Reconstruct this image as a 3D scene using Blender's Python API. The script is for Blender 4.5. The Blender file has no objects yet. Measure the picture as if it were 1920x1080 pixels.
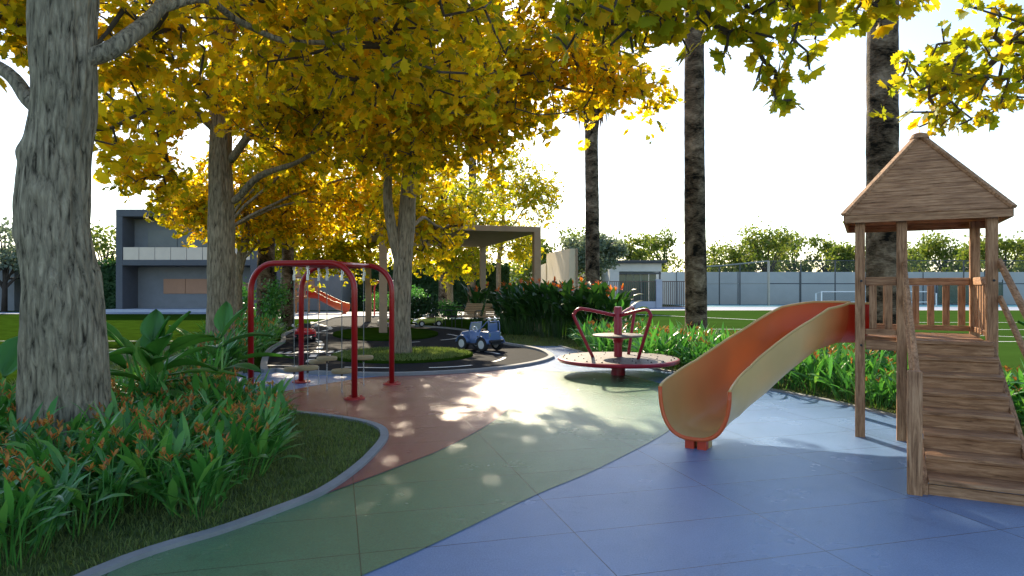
import bpy, math, random
import numpy as np
from mathutils import Vector, Matrix, Quaternion, noise
from mathutils.geometry import tessellate_polygon

random.seed(7)
R = math.radians
scene = bpy.context.scene
COL = scene.collection
EYE = 1.6          # eye height in metres
FPX = 1230.0       # focal length in units of a 1920 wide frame


def ground_at(px, py):
    """Measured ground position (metres) of a spot seen at px,py in the 1920 wide photo."""
    d = FPX * EYE / (py - 540.0)
    return ((px - 960.0) / FPX * d, d)


def at(px, py, d):
    return ((px - 960.0) / FPX * d, d, EYE + (540.0 - py) / FPX * d)


# ------------------------------------------------------------------ objects
def tag(o, label=None, cat=None, group=None, kind=None):
    if label: o['label'] = label
    if cat: o['category'] = cat
    if group: o['group'] = group
    if kind: o['kind'] = kind
    return o


def empty(name, loc=(0, 0, 0), rz=0.0):
    o = bpy.data.objects.new(name, None)
    o.empty_display_size = 0.2
    COL.objects.link(o)
    o.location = loc
    o.rotation_euler = (0, 0, rz)
    return o


def copy_tree(o, parent=None):
    c = o.copy()
    COL.objects.link(c)
    if parent: c.parent = parent
    for ch in list(o.children): copy_tree(ch, c)
    return c


def link_mesh(name, me, mats, parent=None, smooth=False, bevel=0, subsurf=0, loc=None, rz=None):
    if not isinstance(mats, (list, tuple)): mats = [mats]
    for m in mats: me.materials.append(m)
    if smooth: me.shade_smooth()
    o = bpy.data.objects.new(name, me)
    COL.objects.link(o)
    if parent: o.parent = parent
    if loc: o.location = loc
    if rz is not None: o.rotation_euler = (0, 0, rz)
    if bevel:
        b = o.modifiers.new('bevel', 'BEVEL')
        b.width = bevel; b.segments = 2; b.limit_method = 'ANGLE'; b.angle_limit = R(40)
    if subsurf:
        s = o.modifiers.new('sub', 'SUBSURF')
        s.levels = subsurf; s.render_levels = subsurf
    return o


def np_mesh(name, V, F):
    """V (n,3), F list of (m,k) index arrays -> mesh"""
    me = bpy.data.meshes.new(name)
    V = np.asarray(V, dtype=np.float32)
    loops = np.concatenate([f.reshape(-1) for f in F]).astype(np.int32)
    counts = np.concatenate([np.full(len(f), f.shape[1], dtype=np.int32) for f in F])
    starts = np.concatenate([[0], np.cumsum(counts)[:-1]]).astype(np.int32)
    me.vertices.add(len(V)); me.vertices.foreach_set('co', V.reshape(-1))
    me.loops.add(len(loops)); me.loops.foreach_set('vertex_index', loops)
    me.polygons.add(len(counts))
    me.polygons.foreach_set('loop_start', starts)
    me.polygons.foreach_set('loop_total', counts)
    me.update(calc_edges=True)
    me.validate()
    return me


class MB:
    def __init__(s):
        s.v = []; s.f = []; s.mi = []; s.cur = 0

    def add(s, vs, fs):
        n = len(s.v)
        s.v.extend([tuple(v) for v in vs])
        s.f.extend([tuple(i + n for i in f) for f in fs])
        s.mi.extend([s.cur] * len(fs))

    def box(s, c, d, rot=None):
        hx, hy, hz = d[0] / 2, d[1] / 2, d[2] / 2
        vs = [Vector((x, y, z)) for x in (-hx, hx) for y in (-hy, hy) for z in (-hz, hz)]
        if rot is not None: vs = [rot @ v for v in vs]
        vs = [v + Vector(c) for v in vs]
        s.add(vs, [(0, 1, 3, 2), (4, 6, 7, 5), (0, 4, 5, 1), (2, 3, 7, 6), (0, 2, 6, 4), (1, 5, 7, 3)])

    def beam(s, a, b, w, h, up=(0, 0, 1)):
        """box from a to b; w across, h along up"""
        a = Vector(a); b = Vector(b); y = (b - a); L = y.length; y.normalize()
        x = y.cross(Vector(up)); x.normalize(); z = x.cross(y)
        m = Matrix((x, y, z)).transposed()
        s.box((a + b) / 2, (w, L, h), m)

    def tube(s, pts, rad, seg=10, caps=True, closed=False):
        pts = [Vector(p) for p in pts]
        if not hasattr(rad, '__len__'): rad = [rad] * len(pts)
        n = len(pts)
        t0 = (pts[1] - pts[0]).normalized()
        up = Vector((0, 0, 1)) if abs(t0.z) < 0.9 else Vector((1, 0, 0))
        u = t0.cross(up).normalized()
        base = len(s.v)
        vs = []
        for i, p in enumerate(pts):
            if closed: t = (pts[(i + 1) % n] - pts[i - 1])
            else: t = pts[min(i + 1, n - 1)] - pts[max(i - 1, 0)]
            if t.length < 1e-9: t = t0.copy()
            t.normalize()
            u = (u - t * u.dot(t))
            if u.length < 1e-6: u = t.orthogonal()
            u.normalize()
            w = t.cross(u)
            for k in range(seg):
                a = 2 * math.pi * k / seg
                vs.append(p + (u * math.cos(a) + w * math.sin(a)) * rad[i])
        fs = []
        for i in range(n if closed else n - 1):
            j = (i + 1) % n
            for k in range(seg):
                l = (k + 1) % seg
                fs.append((i * seg + k, i * seg + l, j * seg + l, j * seg + k))
        if caps and not closed:
            fs.append(tuple(range(seg - 1, -1, -1)))
            fs.append(tuple((n - 1) * seg + k for k in range(seg)))
        s.add(vs, fs)

    def lathe(s, prof, seg=32, c=(0, 0, 0), axis=None, caps=True):
        """prof list of (r,z)"""
        vs = []
        for r, z in prof:
            for k in range(seg):
                a = 2 * math.pi * k / seg
                v = Vector((r * math.cos(a), r * math.sin(a), z))
                if axis is not None: v = axis @ v
                vs.append(v + Vector(c))
        fs = []
        m = len(prof)
        for i in range(m - 1):
            for k in range(seg):
                l = (k + 1) % seg
                fs.append((i * seg + k, i * seg + l, (i + 1) * seg + l, (i + 1) * seg + k))
        if caps and prof[0][0] > 1e-4: fs.append(tuple(range(seg - 1, -1, -1)))
        if caps and prof[-1][0] > 1e-4: fs.append(tuple((m - 1) * seg + k for k in range(seg)))
        s.add(vs, fs)

    def prism(s, poly, y0, y1, frame=None):
        """polygon in (x,z), extruded along y"""
        n = len(poly)
        vs = [Vector((x, y0, z)) for x, z in poly] + [Vector((x, y1, z)) for x, z in poly]
        if frame is not None: vs = [frame @ v for v in vs]
        fs = [tuple(range(n)), tuple(range(2 * n - 1, n - 1, -1))]
        for i in range(n):
            j = (i + 1) % n
            fs.append((i, i + n, j + n, j))
        s.add(vs, fs)

    def sheet(s, poly, z):
        tri = tessellate_polygon([[Vector((p[0], p[1], 0)) for p in poly]])
        vs = [(p[0], p[1], z) for p in poly]
        out = []
        for t in tri:
            a, b, c = [Vector(vs[i]) for i in t]
            out.append(tuple(t) if (b - a).cross(c - a).z > 0 else tuple(reversed(t)))
        s.add(vs, out)

    def build(s, name, mat, parent=None, smooth=False, **kw):
        me = bpy.data.meshes.new(name)
        me.from_pydata(s.v, [], s.f)
        me.update()
        if smooth == 'auto':
            me.shade_smooth()
            me.set_sharp_from_angle(angle=R(35))
            smooth = False
        if any(s.mi): me.polygons.foreach_set('material_index', s.mi)
        return link_mesh(name, me, mat, parent, smooth=smooth, **kw)


def catmull(pts, per=8, closed=True):
    P = [Vector((p[0], p[1], p[2] if len(p) > 2 else 0)) for p in pts]
    n = len(P); out = []
    rng = range(n) if closed else range(n - 1)
    for i in rng:
        if closed: a, b, c, d = P[i - 1], P[i], P[(i + 1) % n], P[(i + 2) % n]
        else: a, b, c, d = P[max(i - 1, 0)], P[i], P[i + 1], P[min(i + 2, n - 1)]
        for k in range(per):
            t = k / per
            out.append(0.5 * ((2 * b) + (c - a) * t + (2 * a - 5 * b + 4 * c - d) * t * t + (3 * b - a - 3 * c + d) * t ** 3))
    if not closed: out.append(P[-1])
    return out


def ribbon(mb, pts, w, z0, z1, closed=False):
    """raised band of width w following pts (a kerb); z0 bottom z1 top"""
    pts = [Vector((p[0], p[1], 0)) for p in pts]
    n = len(pts); L = []; Rr = []
    for i, p in enumerate(pts):
        t = (pts[(i + 1) % n] - pts[i - 1]) if closed else (pts[min(i + 1, n - 1)] - pts[max(i - 1, 0)])
        t.normalize(); nn = Vector((-t.y, t.x, 0))
        L.append(p + nn * w / 2); Rr.append(p - nn * w / 2)
    vs = []
    for i in range(n):
        vs += [(L[i].x, L[i].y, z0), (L[i].x, L[i].y, z1), (Rr[i].x, Rr[i].y, z1), (Rr[i].x, Rr[i].y, z0)]
    fs = []
    for i in range(n if closed else n - 1):
        j = (i + 1) % n
        for k in range(3):
            fs.append((4 * i + k, 4 * i + k + 1, 4 * j + k + 1, 4 * j + k))
    fs = [tuple(reversed(f)) for f in fs]
    mb.add(vs, fs)


# ------------------------------------------------------------------ materials
def new_mat(name):
    m = bpy.data.materials.new(name)
    m.use_nodes = True
    nt = m.node_tree
    b = nt.nodes['Principled BSDF']
    return m, nt, b


def N(nt, t, **kw):
    n = nt.nodes.new(t)
    for k, v in kw.items(): setattr(n, k, v)
    return n


def ramp(nt, stops, fac, interp='LINEAR'):
    r = N(nt, 'ShaderNodeValToRGB')
    r.color_ramp.interpolation = interp
    e = r.color_ramp.elements
    while len(e) > 1: e.remove(e[-1])
    e[0].position = stops[0][0]; e[0].color = (*stops[0][1], 1)
    for p, c in stops[1:]:
        x = e.new(p); x.color = (*c, 1)
    nt.links.new(fac, r.inputs['Fac'])
    return r.outputs['Color']


def coords(nt, scale=(1, 1, 1), kind='Object', rot=(0, 0, 0)):
    tc = N(nt, 'ShaderNodeTexCoord')
    mp = N(nt, 'ShaderNodeMapping')
    mp.inputs['Scale'].default_value = scale
    mp.inputs['Rotation'].default_value = rot
    if kind == 'World':
        g = N(nt, 'ShaderNodeNewGeometry')
        nt.links.new(g.outputs['Position'], mp.inputs['Vector'])
    else:
        nt.links.new(tc.outputs[kind], mp.inputs['Vector'])
    return mp.outputs['Vector']


def tex_noise(nt, vec, scale, detail=5, rough=0.6, dist=0.0):
    n = N(nt, 'ShaderNodeTexNoise')
    n.inputs['Scale'].default_value = scale
    n.inputs['Detail'].default_value = detail
    n.inputs['Roughness'].default_value = rough
    n.inputs['Distortion'].default_value = dist
    nt.links.new(vec, n.inputs['Vector'])
    return n.outputs['Fac']


def bump(nt, bsdf, h, strength, dist=0.01):
    b = N(nt, 'ShaderNodeBump')
    b.inputs['Strength'].default_value = strength
    b.inputs['Distance'].default_value = dist
    nt.links.new(h, b.inputs['Height'])
    nt.links.new(b.outputs['Normal'], bsdf.inputs['Normal'])


def sc(c, k): return tuple(min(1.0, x * k) for x in c)


def plain(name, col, rough=0.6, var=0.15, scale=6.0, bmp=0.0, bscale=60.0, metal=0.0, kind='Object', coat=0.0, spec=None, stretch=(1, 1, 1)):
    m, nt, b = new_mat(name)
    v = coords(nt, stretch, kind)
    f = tex_noise(nt, v, scale, 6, 0.65)
    nt.links.new(ramp(nt, [(0.3, sc(col, 1 - var)), (0.7, sc(col, 1 + var))], f), b.inputs['Base Color'])
    b.inputs['Roughness'].default_value = rough
    b.inputs['Metallic'].default_value = metal
    b.inputs['Coat Weight'].default_value = coat
    if spec is not None: b.inputs['Specular IOR Level'].default_value = spec
    if bmp:
        bump(nt, b, tex_noise(nt, v, bscale, 4, 0.6), bmp, 0.01)
    return m


def wood(name, axis):
    """weathered planks, grain along local axis"""
    m, nt, b = new_mat(name)
    s = {'x': (1.2, 14, 14), 'y': (14, 1.2, 14), 'z': (14, 14, 1.2)}[axis]
    v = coords(nt, s)
    v2 = coords(nt, (1, 1, 1))
    f = tex_noise(nt, v, 3.2, 8, 0.7, 0.5)
    big = tex_noise(nt, v2, 4.0, 3, 0.5)
    c1 = ramp(nt, [(0.28, (0.07, 0.038, 0.024)), (0.42, (0.32, 0.185, 0.105)), (0.57, (0.52, 0.325, 0.195)), (0.75, (0.68, 0.47, 0.31))], f)
    c2 = ramp(nt, [(0.3, (0.74, 0.62, 0.54)), (0.7, (1.1, 0.97, 0.84))], big)
    mx = N(nt, 'ShaderNodeMix', data_type='RGBA', blend_type='MULTIPLY')
    mx.inputs['Factor'].default_value = 1.0
    nt.links.new(c1, mx.inputs['A']); nt.links.new(c2, mx.inputs['B'])
    nt.links.new(mx.outputs['Result'], b.inputs['Base Color'])
    b.inputs['Roughness'].default_value = 0.7
    b.inputs['Specular IOR Level'].default_value = 0.22
    bump(nt, b, f, 0.6, 0.012)
    return m


def leaf_mat(name, stops, trans=0.55, rough=0.45, tcol=1.5, spec=0.4):
    """thin leaf: reflects, and lets light through; each leaf has its own tint"""
    m, nt, b = new_mat(name)
    g = N(nt, 'ShaderNodeNewGeometry')
    v = coords(nt, (1, 1, 1))
    n = tex_noise(nt, v, 0.9, 3, 0.5)
    mix = N(nt, 'ShaderNodeMix', data_type='FLOAT')
    mix.inputs['Factor'].default_value = 0.5
    nt.links.new(g.outputs['Random Per Island'], mix.inputs['A'])
    nt.links.new(n, mix.inputs['B'])
    col = ramp(nt, stops, mix.outputs['Result'])
    nt.links.new(col, b.inputs['Base Color'])
    b.inputs['Roughness'].default_value = rough
    b.inputs['Specular IOR Level'].default_value = spec
    tr = N(nt, 'ShaderNodeBsdfTranslucent')
    mul = N(nt, 'ShaderNodeMix', data_type='RGBA', blend_type='MULTIPLY')
    mul.inputs['Factor'].default_value = 1.0
    nt.links.new(col, mul.inputs['A'])
    mul.inputs['B'].default_value = (tcol, tcol, tcol * 0.6, 1)
    mul.clamp_result = False
    nt.links.new(mul.outputs['Result'], tr.inputs['Color'])
    ms = N(nt, 'ShaderNodeMixShader')
    ms.inputs['Fac'].default_value = trans
    nt.links.new(b.outputs['BSDF'], ms.inputs[1]); nt.links.new(tr.outputs['BSDF'], ms.inputs[2])
    nt.links.new(ms.outputs['Shader'], nt.nodes['Material Output'].inputs['Surface'])
    return m


def bark_mat(name, dark, light, vs=(9, 9, 1.6), sc1=2.4, bmp=0.9, dist=0.03):
    m, nt, b = new_mat(name)
    v = coords(nt, vs)
    v2 = coords(nt, (1, 1, 1))
    f = tex_noise(nt, v, sc1, 9, 0.68, 0.9)
    w = N(nt, 'ShaderNodeTexVoronoi'); w.feature = 'DISTANCE_TO_EDGE'
    w.inputs['Scale'].default_value = sc1 * 0.8
    nt.links.new(v, w.inputs['Vector'])
    pw = N(nt, 'ShaderNodeMath', operation='SUBTRACT')
    nt.links.new(f, pw.inputs[0])
    k = N(nt, 'ShaderNodeMath', operation='MULTIPLY'); k.inputs[1].default_value = -0.5
    nt.links.new(w.outputs['Distance'], k.inputs[0])
    nt.links.new(k.outputs[0], pw.inputs[1])
    h = pw.outputs[0]
    big = tex_noise(nt, v2, 2.2, 4, 0.6)
    c1 = ramp(nt, [(0.36, dark), (0.52, tuple((a + c) / 2 for a, c in zip(dark, light))), (0.78, light)], h)
    c2 = ramp(nt, [(0.3, (0.75, 0.75, 0.72)), (0.7, (1.1, 1.06, 1.05))], big)
    mx = N(nt, 'ShaderNodeMix', data_type='RGBA', blend_type='MULTIPLY')
    mx.inputs['Factor'].default_value = 1.0
    nt.links.new(c1, mx.inputs['A']); nt.links.new(c2, mx.inputs['B'])
    nt.links.new(mx.outputs['Result'], b.inputs['Base Color'])
    b.inputs['Roughness'].default_value = 0.85
    b.inputs['Specular IOR Level'].default_value = 0.2
    bump(nt, b, h, bmp, dist)
    return m


def rubber_mat(name, col, rough=0.25):
    """playground tiles 1.36 x 0.68 m laid at 15 degrees, joints show as thin dark lines"""
    m, nt, b = new_mat(name)
    v = coords(nt, (1, 1, 1), 'World')
    a = R(15)

    def lines(dx, dy, off, period, w):
        d = N(nt, 'ShaderNodeVectorMath', operation='DOT_PRODUCT')
        d.inputs[1].default_value = (dx, dy, 0)
        nt.links.new(v, d.inputs[0])
        s = N(nt, 'ShaderNodeMath', operation='SUBTRACT'); s.inputs[1].default_value = off
        nt.links.new(d.outputs['Value'], s.inputs[0])
        p = N(nt, 'ShaderNodeMath', operation='PINGPONG'); p.inputs[1].default_value = period / 2
        nt.links.new(s.outputs[0], p.inputs[0])
        l = N(nt, 'ShaderNodeMath', operation='LESS_THAN'); l.inputs[1].default_value = w
        nt.links.new(p.outputs[0], l.inputs[0])
        return l.outputs[0]
    l1 = lines(-math.sin(a), math.cos(a), 0.615, 0.68, 0.0042)
    l2 = lines(math.cos(a), math.sin(a), 0.134, 1.36, 0.0042)
    mx = N(nt, 'ShaderNodeMath', operation='MAXIMUM')
    nt.links.new(l1, mx.inputs[0]); nt.links.new(l2, mx.inputs[1])
    big = tex_noise(nt, v, 0.8, 5, 0.6)
    fine = tex_noise(nt, v, 90, 3, 0.7)
    c1 = ramp(nt, [(0.3, sc(col, 0.88)), (0.7, sc(col, 1.1))], big)
    st = tex_noise(nt, v, 2.6, 8, 0.72, 0.8)
    c3 = ramp(nt, [(0.30, (0.80, 0.80, 0.80)), (0.42, (1.0, 1.0, 1.0)), (0.62, (1.0, 1.0, 1.0)), (0.74, (1.14, 1.13, 1.12))], st)
    c2f = ramp(nt, [(0.3, (0.84, 0.84, 0.84)), (0.7, (1.12, 1.12, 1.12))], fine)
    m3 = N(nt, 'ShaderNodeMix', data_type='RGBA', blend_type='MULTIPLY'); m3.inputs['Factor'].default_value = 1
    nt.links.new(c2f, m3.inputs['A']); nt.links.new(c3, m3.inputs['B']); m3.clamp_result = False
    c2 = m3.outputs['Result']
    mu = N(nt, 'ShaderNodeMix', data_type='RGBA', blend_type='MULTIPLY'); mu.inputs['Factor'].default_value = 1
    nt.links.new(c1, mu.inputs['A']); nt.links.new(c2, mu.inputs['B'])
    jn = N(nt, 'ShaderNodeMix', data_type='RGBA')
    jf = N(nt, 'ShaderNodeMath', operation='MULTIPLY'); jf.inputs[1].default_value = 0.85
    nt.links.new(mx.outputs[0], jf.inputs[0])
    nt.links.new(jf.outputs[0], jn.inputs['Factor'])
    nt.links.new(mu.outputs['Result'], jn.inputs['A'])
    jn.inputs['B'].default_value = (*sc(col, 0.25), 1)
    nt.links.new(jn.outputs['Result'], b.inputs['Base Color'])
    rr = N(nt, 'ShaderNodeMapRange')
    rr.inputs['To Min'].default_value = rough - 0.06; rr.inputs['To Max'].default_value = rough + 0.08
    nt.links.new(big, rr.inputs['Value']); nt.links.new(rr.outputs['Result'], b.inputs['Roughness'])
    gr = tex_noise(nt, v, 150, 3, 0.7)
    bump(nt, b, gr, 0.5, 0.008)
    return m


M = {}
M['rubber_blue'] = rubber_mat('rubber_blue', (0.155, 0.26, 0.46))
M['rubber_green'] = rubber_mat('rubber_green', (0.095, 0.20, 0.10))
M['rubber_red'] = rubber_mat('rubber_red', (0.245, 0.068, 0.062))
M['asphalt'] = plain('asphalt', (0.014, 0.016, 0.020), 0.85, 0.2, 3, 0.3, 220, kind='World', spec=0.05)
M['paint_white'] = plain('road_paint', (0.78, 0.78, 0.76), 0.6, 0.07, 9, 0.1, 90, kind='World')
M['kerb'] = plain('kerb_stone', (0.24, 0.25, 0.26), 0.8, 0.15, 5, 0.3, 90, kind='World')
M['lawn'] = plain('lawn', (0.024, 0.052, 0.005), 0.95, 0.35, 1.5, 0.8, 60, kind='World', spec=0.0)
M['turf'] = plain('sports_turf', (0.036, 0.078, 0.014), 0.95, 0.14, 0.6, 0.5, 90, kind='World', spec=0.0)
M['soil'] = plain('bed_grass', (0.085, 0.115, 0.04), 0.95, 0.5, 6, 0.9, 40, kind='World', spec=0.1)
M['pave'] = plain('pale_paving', (0.50, 0.49, 0.47), 0.8, 0.08, 2, 0.2, 60, kind='World')
M['pathblue'] = plain('bluegrey_path', (0.26, 0.30, 0.38), 0.7, 0.1, 1.2, 0.2, 60, kind='World')
M['court'] = plain('court_surface', (0.05, 0.24, 0.30), 0.7, 0.1, 1.2, kind='World')
M['grass_blade'] = leaf_mat('grass_blade', [(0.2, (0.06, 0.095, 0.022)), (0.6, (0.15, 0.21, 0.055)), (0.85, (0.26, 0.28, 0.09))], 0.35, 0.6)
M['wood_x'] = wood('wood_x', 'x'); M['wood_y'] = wood('wood_y', 'y'); M['wood_z'] = wood('wood_z', 'z')
M['red_paint'] = plain('red_gloss_paint', (0.33, 0.008, 0.010), 0.32, 0.10, 4, coat=0.12, spec=0.4)
M['red_worn'] = plain('red_worn_metal', (0.42, 0.03, 0.03), 0.35, 0.25, 8, 0.1, 40)
M['mgr_red'] = plain('crimson_paint', (0.28, 0.010, 0.026), 0.34, 0.12, 5, coat=0.1, spec=0.35)
M['steel'] = plain('galvanised_steel', (0.55, 0.56, 0.58), 0.32, 0.1, 20, metal=0.9)
M['cable'] = plain('wire_cable', (0.16, 0.17, 0.18), 0.4, 0.2, 40, metal=0.6)
M['pod'] = plain('stepping_disc', (0.33, 0.25, 0.13), 0.55, 0.2, 8, 0.2, 60)
M['chequer'] = plain('tread_plate', (0.15, 0.125, 0.11), 0.6, 0.3, 14, 0.6, 70, metal=0.1, spec=0.25)
M['black_rubber'] = plain('black_rubber', (0.018, 0.018, 0.020), 0.7, 0.2, 20, 0.3, 80)
M['black_metal'] = plain('black_metal', (0.02, 0.02, 0.022), 0.4, 0.15, 10)
M['alloy'] = plain('pale_alloy', (0.62, 0.63, 0.66), 0.35, 0.05, 10)
M['chrome'] = plain('bright_chrome', (0.75, 0.76, 0.78), 0.18, 0.05, 10, metal=0.9)
M['jeep_blue'] = plain('jeep_blue', (0.085, 0.15, 0.34), 0.3, 0.06, 4, coat=0.5)
M['car_red'] = plain('car_red', (0.55, 0.02, 0.03), 0.25, 0.06, 4, coat=0.6)
M['car_lime'] = plain('car_lime', (0.42, 0.50, 0.10), 0.3, 0.06, 4, coat=0.5)
M['car_white'] = plain('car_white', (0.75, 0.75, 0.72), 0.3, 0.04, 4)
M['tail_light'] = plain('tail_light', (0.7, 0.03, 0.02), 0.2, 0.05, 6)
M['bench_wood'] = plain('bench_slats', (0.50, 0.34, 0.20), 0.55, 0.25, 10, 0.2, 50, stretch=(2, 12, 12))
M['pergola'] = plain('pergola_plaster', (0.40, 0.285, 0.195), 0.8, 0.1, 3, 0.25, 60, spec=0.15)
M['house_dark'] = plain('house_render', (0.20, 0.21, 0.225), 0.8, 0.08, 2, 0.2, 40)
M['house_frame'] = plain('house_frame', (0.10, 0.108, 0.125), 0.75, 0.08, 2, 0.15, 40)
M['house_panel'] = plain('balcony_panel', (0.74, 0.62, 0.50), 0.5, 0.06, 1.5)
M['house_shutter'] = plain('tan_shutter', (0.42, 0.22, 0.13), 0.6, 0.06, 2)
M['house_blind'] = plain('grey_blind', (0.19, 0.20, 0.19), 0.5, 0.06, 2)
M['wall_cream'] = plain('cream_render', (0.80, 0.66, 0.47), 0.85, 0.08, 2, 0.9, 7)
M['wall_white'] = plain('white_render', (0.70, 0.68, 0.62), 0.85, 0.06, 2, 0.3, 30)
M['wall_grey'] = plain('grey_wall', (0.56, 0.57, 0.55), 0.85, 0.06, 0.8, 0.3, 20)
M['wall_pier'] = plain('pale_pier', (0.44, 0.47, 0.54), 0.8, 0.06, 2)
M['roof_dark'] = plain('dark_roof', (0.05, 0.055, 0.06), 0.6, 0.1, 3)
M['bars'] = plain('brown_bars', (0.12, 0.075, 0.06), 0.5, 0.1, 6)
M['post_dark'] = plain('dark_post', (0.08, 0.085, 0.09), 0.5, 0.1, 6, metal=0.3)
M['post_warm'] = plain('galv_post', (0.42, 0.38, 0.32), 0.45, 0.1, 6, metal=0.4)
M['white_paint'] = plain('white_paint', (0.8, 0.8, 0.8), 0.45, 0.05, 6)
M['bark_grey'] = bark_mat('bark_grey', (0.035, 0.030, 0.021), (0.56, 0.49, 0.355), (8, 8, 1.5), 2.6, 1.0, 0.06)
M['bark_fine'] = bark_mat('bark_fine', (0.07, 0.055, 0.038), (0.45, 0.375, 0.265), (7, 7, 1.2), 2.8, 0.9, 0.05)
M['twig'] = plain('twig_bark', (0.085, 0.066, 0.05), 0.85, 0.3, 5, 0.5, 50)
M['twig_dark'] = plain('twig_dark', (0.05, 0.038, 0.03), 0.85, 0.3, 5)
M['olive_leaf'] = leaf_mat('olive_leaf', [(0.25, (0.10, 0.14, 0.10)), (0.75, (0.25, 0.30, 0.23))], 0.3, 0.5)
M['ginkgo'] = leaf_mat('ginkgo_leaf', [(0.22, (0.26, 0.27, 0.012)), (0.36, (0.46, 0.40, 0.013)), (0.50, (0.72, 0.54, 0.016)), (0.66, (0.88, 0.58, 0.018)), (0.84, (0.88, 0.46, 0.02))], 0.66, 0.5, 1.2, 0.15)
M['ginkgo_green'] = leaf_mat('ginkgo_greenish', [(0.24, (0.26, 0.32, 0.018)), (0.45, (0.42, 0.42, 0.018)), (0.62, (0.56, 0.47, 0.018)), (0.80, (0.75, 0.46, 0.018))], 0.64, 0.5, 1.2, 0.15)
M['far_leaf'] = leaf_mat('far_leaf', [(0.2, (0.07, 0.115, 0.022)), (0.55, (0.14, 0.19, 0.035)), (0.85, (0.26, 0.25, 0.05))], 0.5, 0.6)
M['hedge_leaf'] = leaf_mat('hedge_leaf', [(0.2, (0.016, 0.052, 0.018)), (0.8, (0.035, 0.10, 0.032))], 0.25, 0.6)
M['plant_leaf'] = leaf_mat('plant_leaf', [(0.2, (0.035, 0.14, 0.025)), (0.55, (0.075, 0.26, 0.05)), (0.85, (0.18, 0.36, 0.07))], 0.32, 0.34, 1.6, 0.5)
M['plant_dark'] = leaf_mat('plant_dark', [(0.2, (0.014, 0.045, 0.012)), (0.55, (0.028, 0.085, 0.018)), (0.85, (0.06, 0.15, 0.03))], 0.3, 0.38, 1.6, 0.5)
M['flower'] = leaf_mat('flower_orange', [(0.2, (0.36, 0.09, 0.03)), (0.5, (0.52, 0.21, 0.05)), (0.8, (0.52, 0.32, 0.07))], 0.35, 0.5, 1.4)
M['flower_dry'] = leaf_mat('flower_russet', [(0.2, (0.22, 0.08, 0.03)), (0.5, (0.34, 0.13, 0.04)), (0.8, (0.38, 0.22, 0.07))], 0.35, 0.6, 1.4)
M['flower_bright'] = leaf_mat('flower_bright', [(0.2, (0.65, 0.10, 0.03)), (0.5, (0.80, 0.25, 0.03)), (0.8, (0.80, 0.45, 0.04))], 0.4, 0.5, 1.3)
M['thatch'] = leaf_mat('dead_frond', [(0.2, (0.05, 0.03, 0.018)), (0.8, (0.16, 0.10, 0.05))], 0.3, 0.8)
M['frond'] = leaf_mat('palm_frond', [(0.2, (0.02, 0.05, 0.014)), (0.8, (0.05, 0.11, 0.025))], 0.3, 0.4)


def palm_bark():
    m, nt, b = new_mat('palm_bark')
    v = coords(nt, (1.7, 1.7, 2.6)); v2 = coords(nt, (1, 1, 1)); v3 = coords(nt, (4, 4, 14))
    f = tex_noise(nt, v, 1.1, 6, 0.62, 0.6)
    g = tex_noise(nt, v3, 3.0, 6, 0.7)
    s = N(nt, 'ShaderNodeMath', operation='MULTIPLY_ADD'); s.inputs[1].default_value = 0.45
    nt.links.new(g, s.inputs[0]); nt.links.new(f, s.inputs[2])
    c = ramp(nt, [(0.60, (0.006, 0.005, 0.003)), (0.67, (0.060, 0.042, 0.026)), (0.78, (0.15, 0.11, 0.075)), (0.95, (0.36, 0.28, 0.20))], s.outputs[0])
    nt.links.new(c, b.inputs['Base Color'])
    b.inputs['Roughness'].default_value = 0.85
    b.inputs['Specular IOR Level'].default_value = 0.15
    bump(nt, b, s.outputs[0], 0.9, 0.05)
    return m


M['palm_bark'] = palm_bark()


def glass_mat(name, tint=(0.85, 0.95, 0.93), rough=0.03):
    m, nt, b = new_mat(name)
    v = coords(nt, (1, 1, 1))
    nt.links.new(ramp(nt, [(0.3, sc(tint, 0.95)), (0.7, tint)], tex_noise(nt, v, 3)), b.inputs['Base Color'])
    b.inputs['Roughness'].default_value = rough
    b.inputs['Alpha'].default_value = 0.35
    b.inputs['Specular IOR Level'].default_value = 0.8
    return m


M['glass'] = glass_mat('clear_glass')
M['window_green'] = plain('window_glass', (0.05, 0.11, 0.08), 0.12, 0.25, 0.6)


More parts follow.
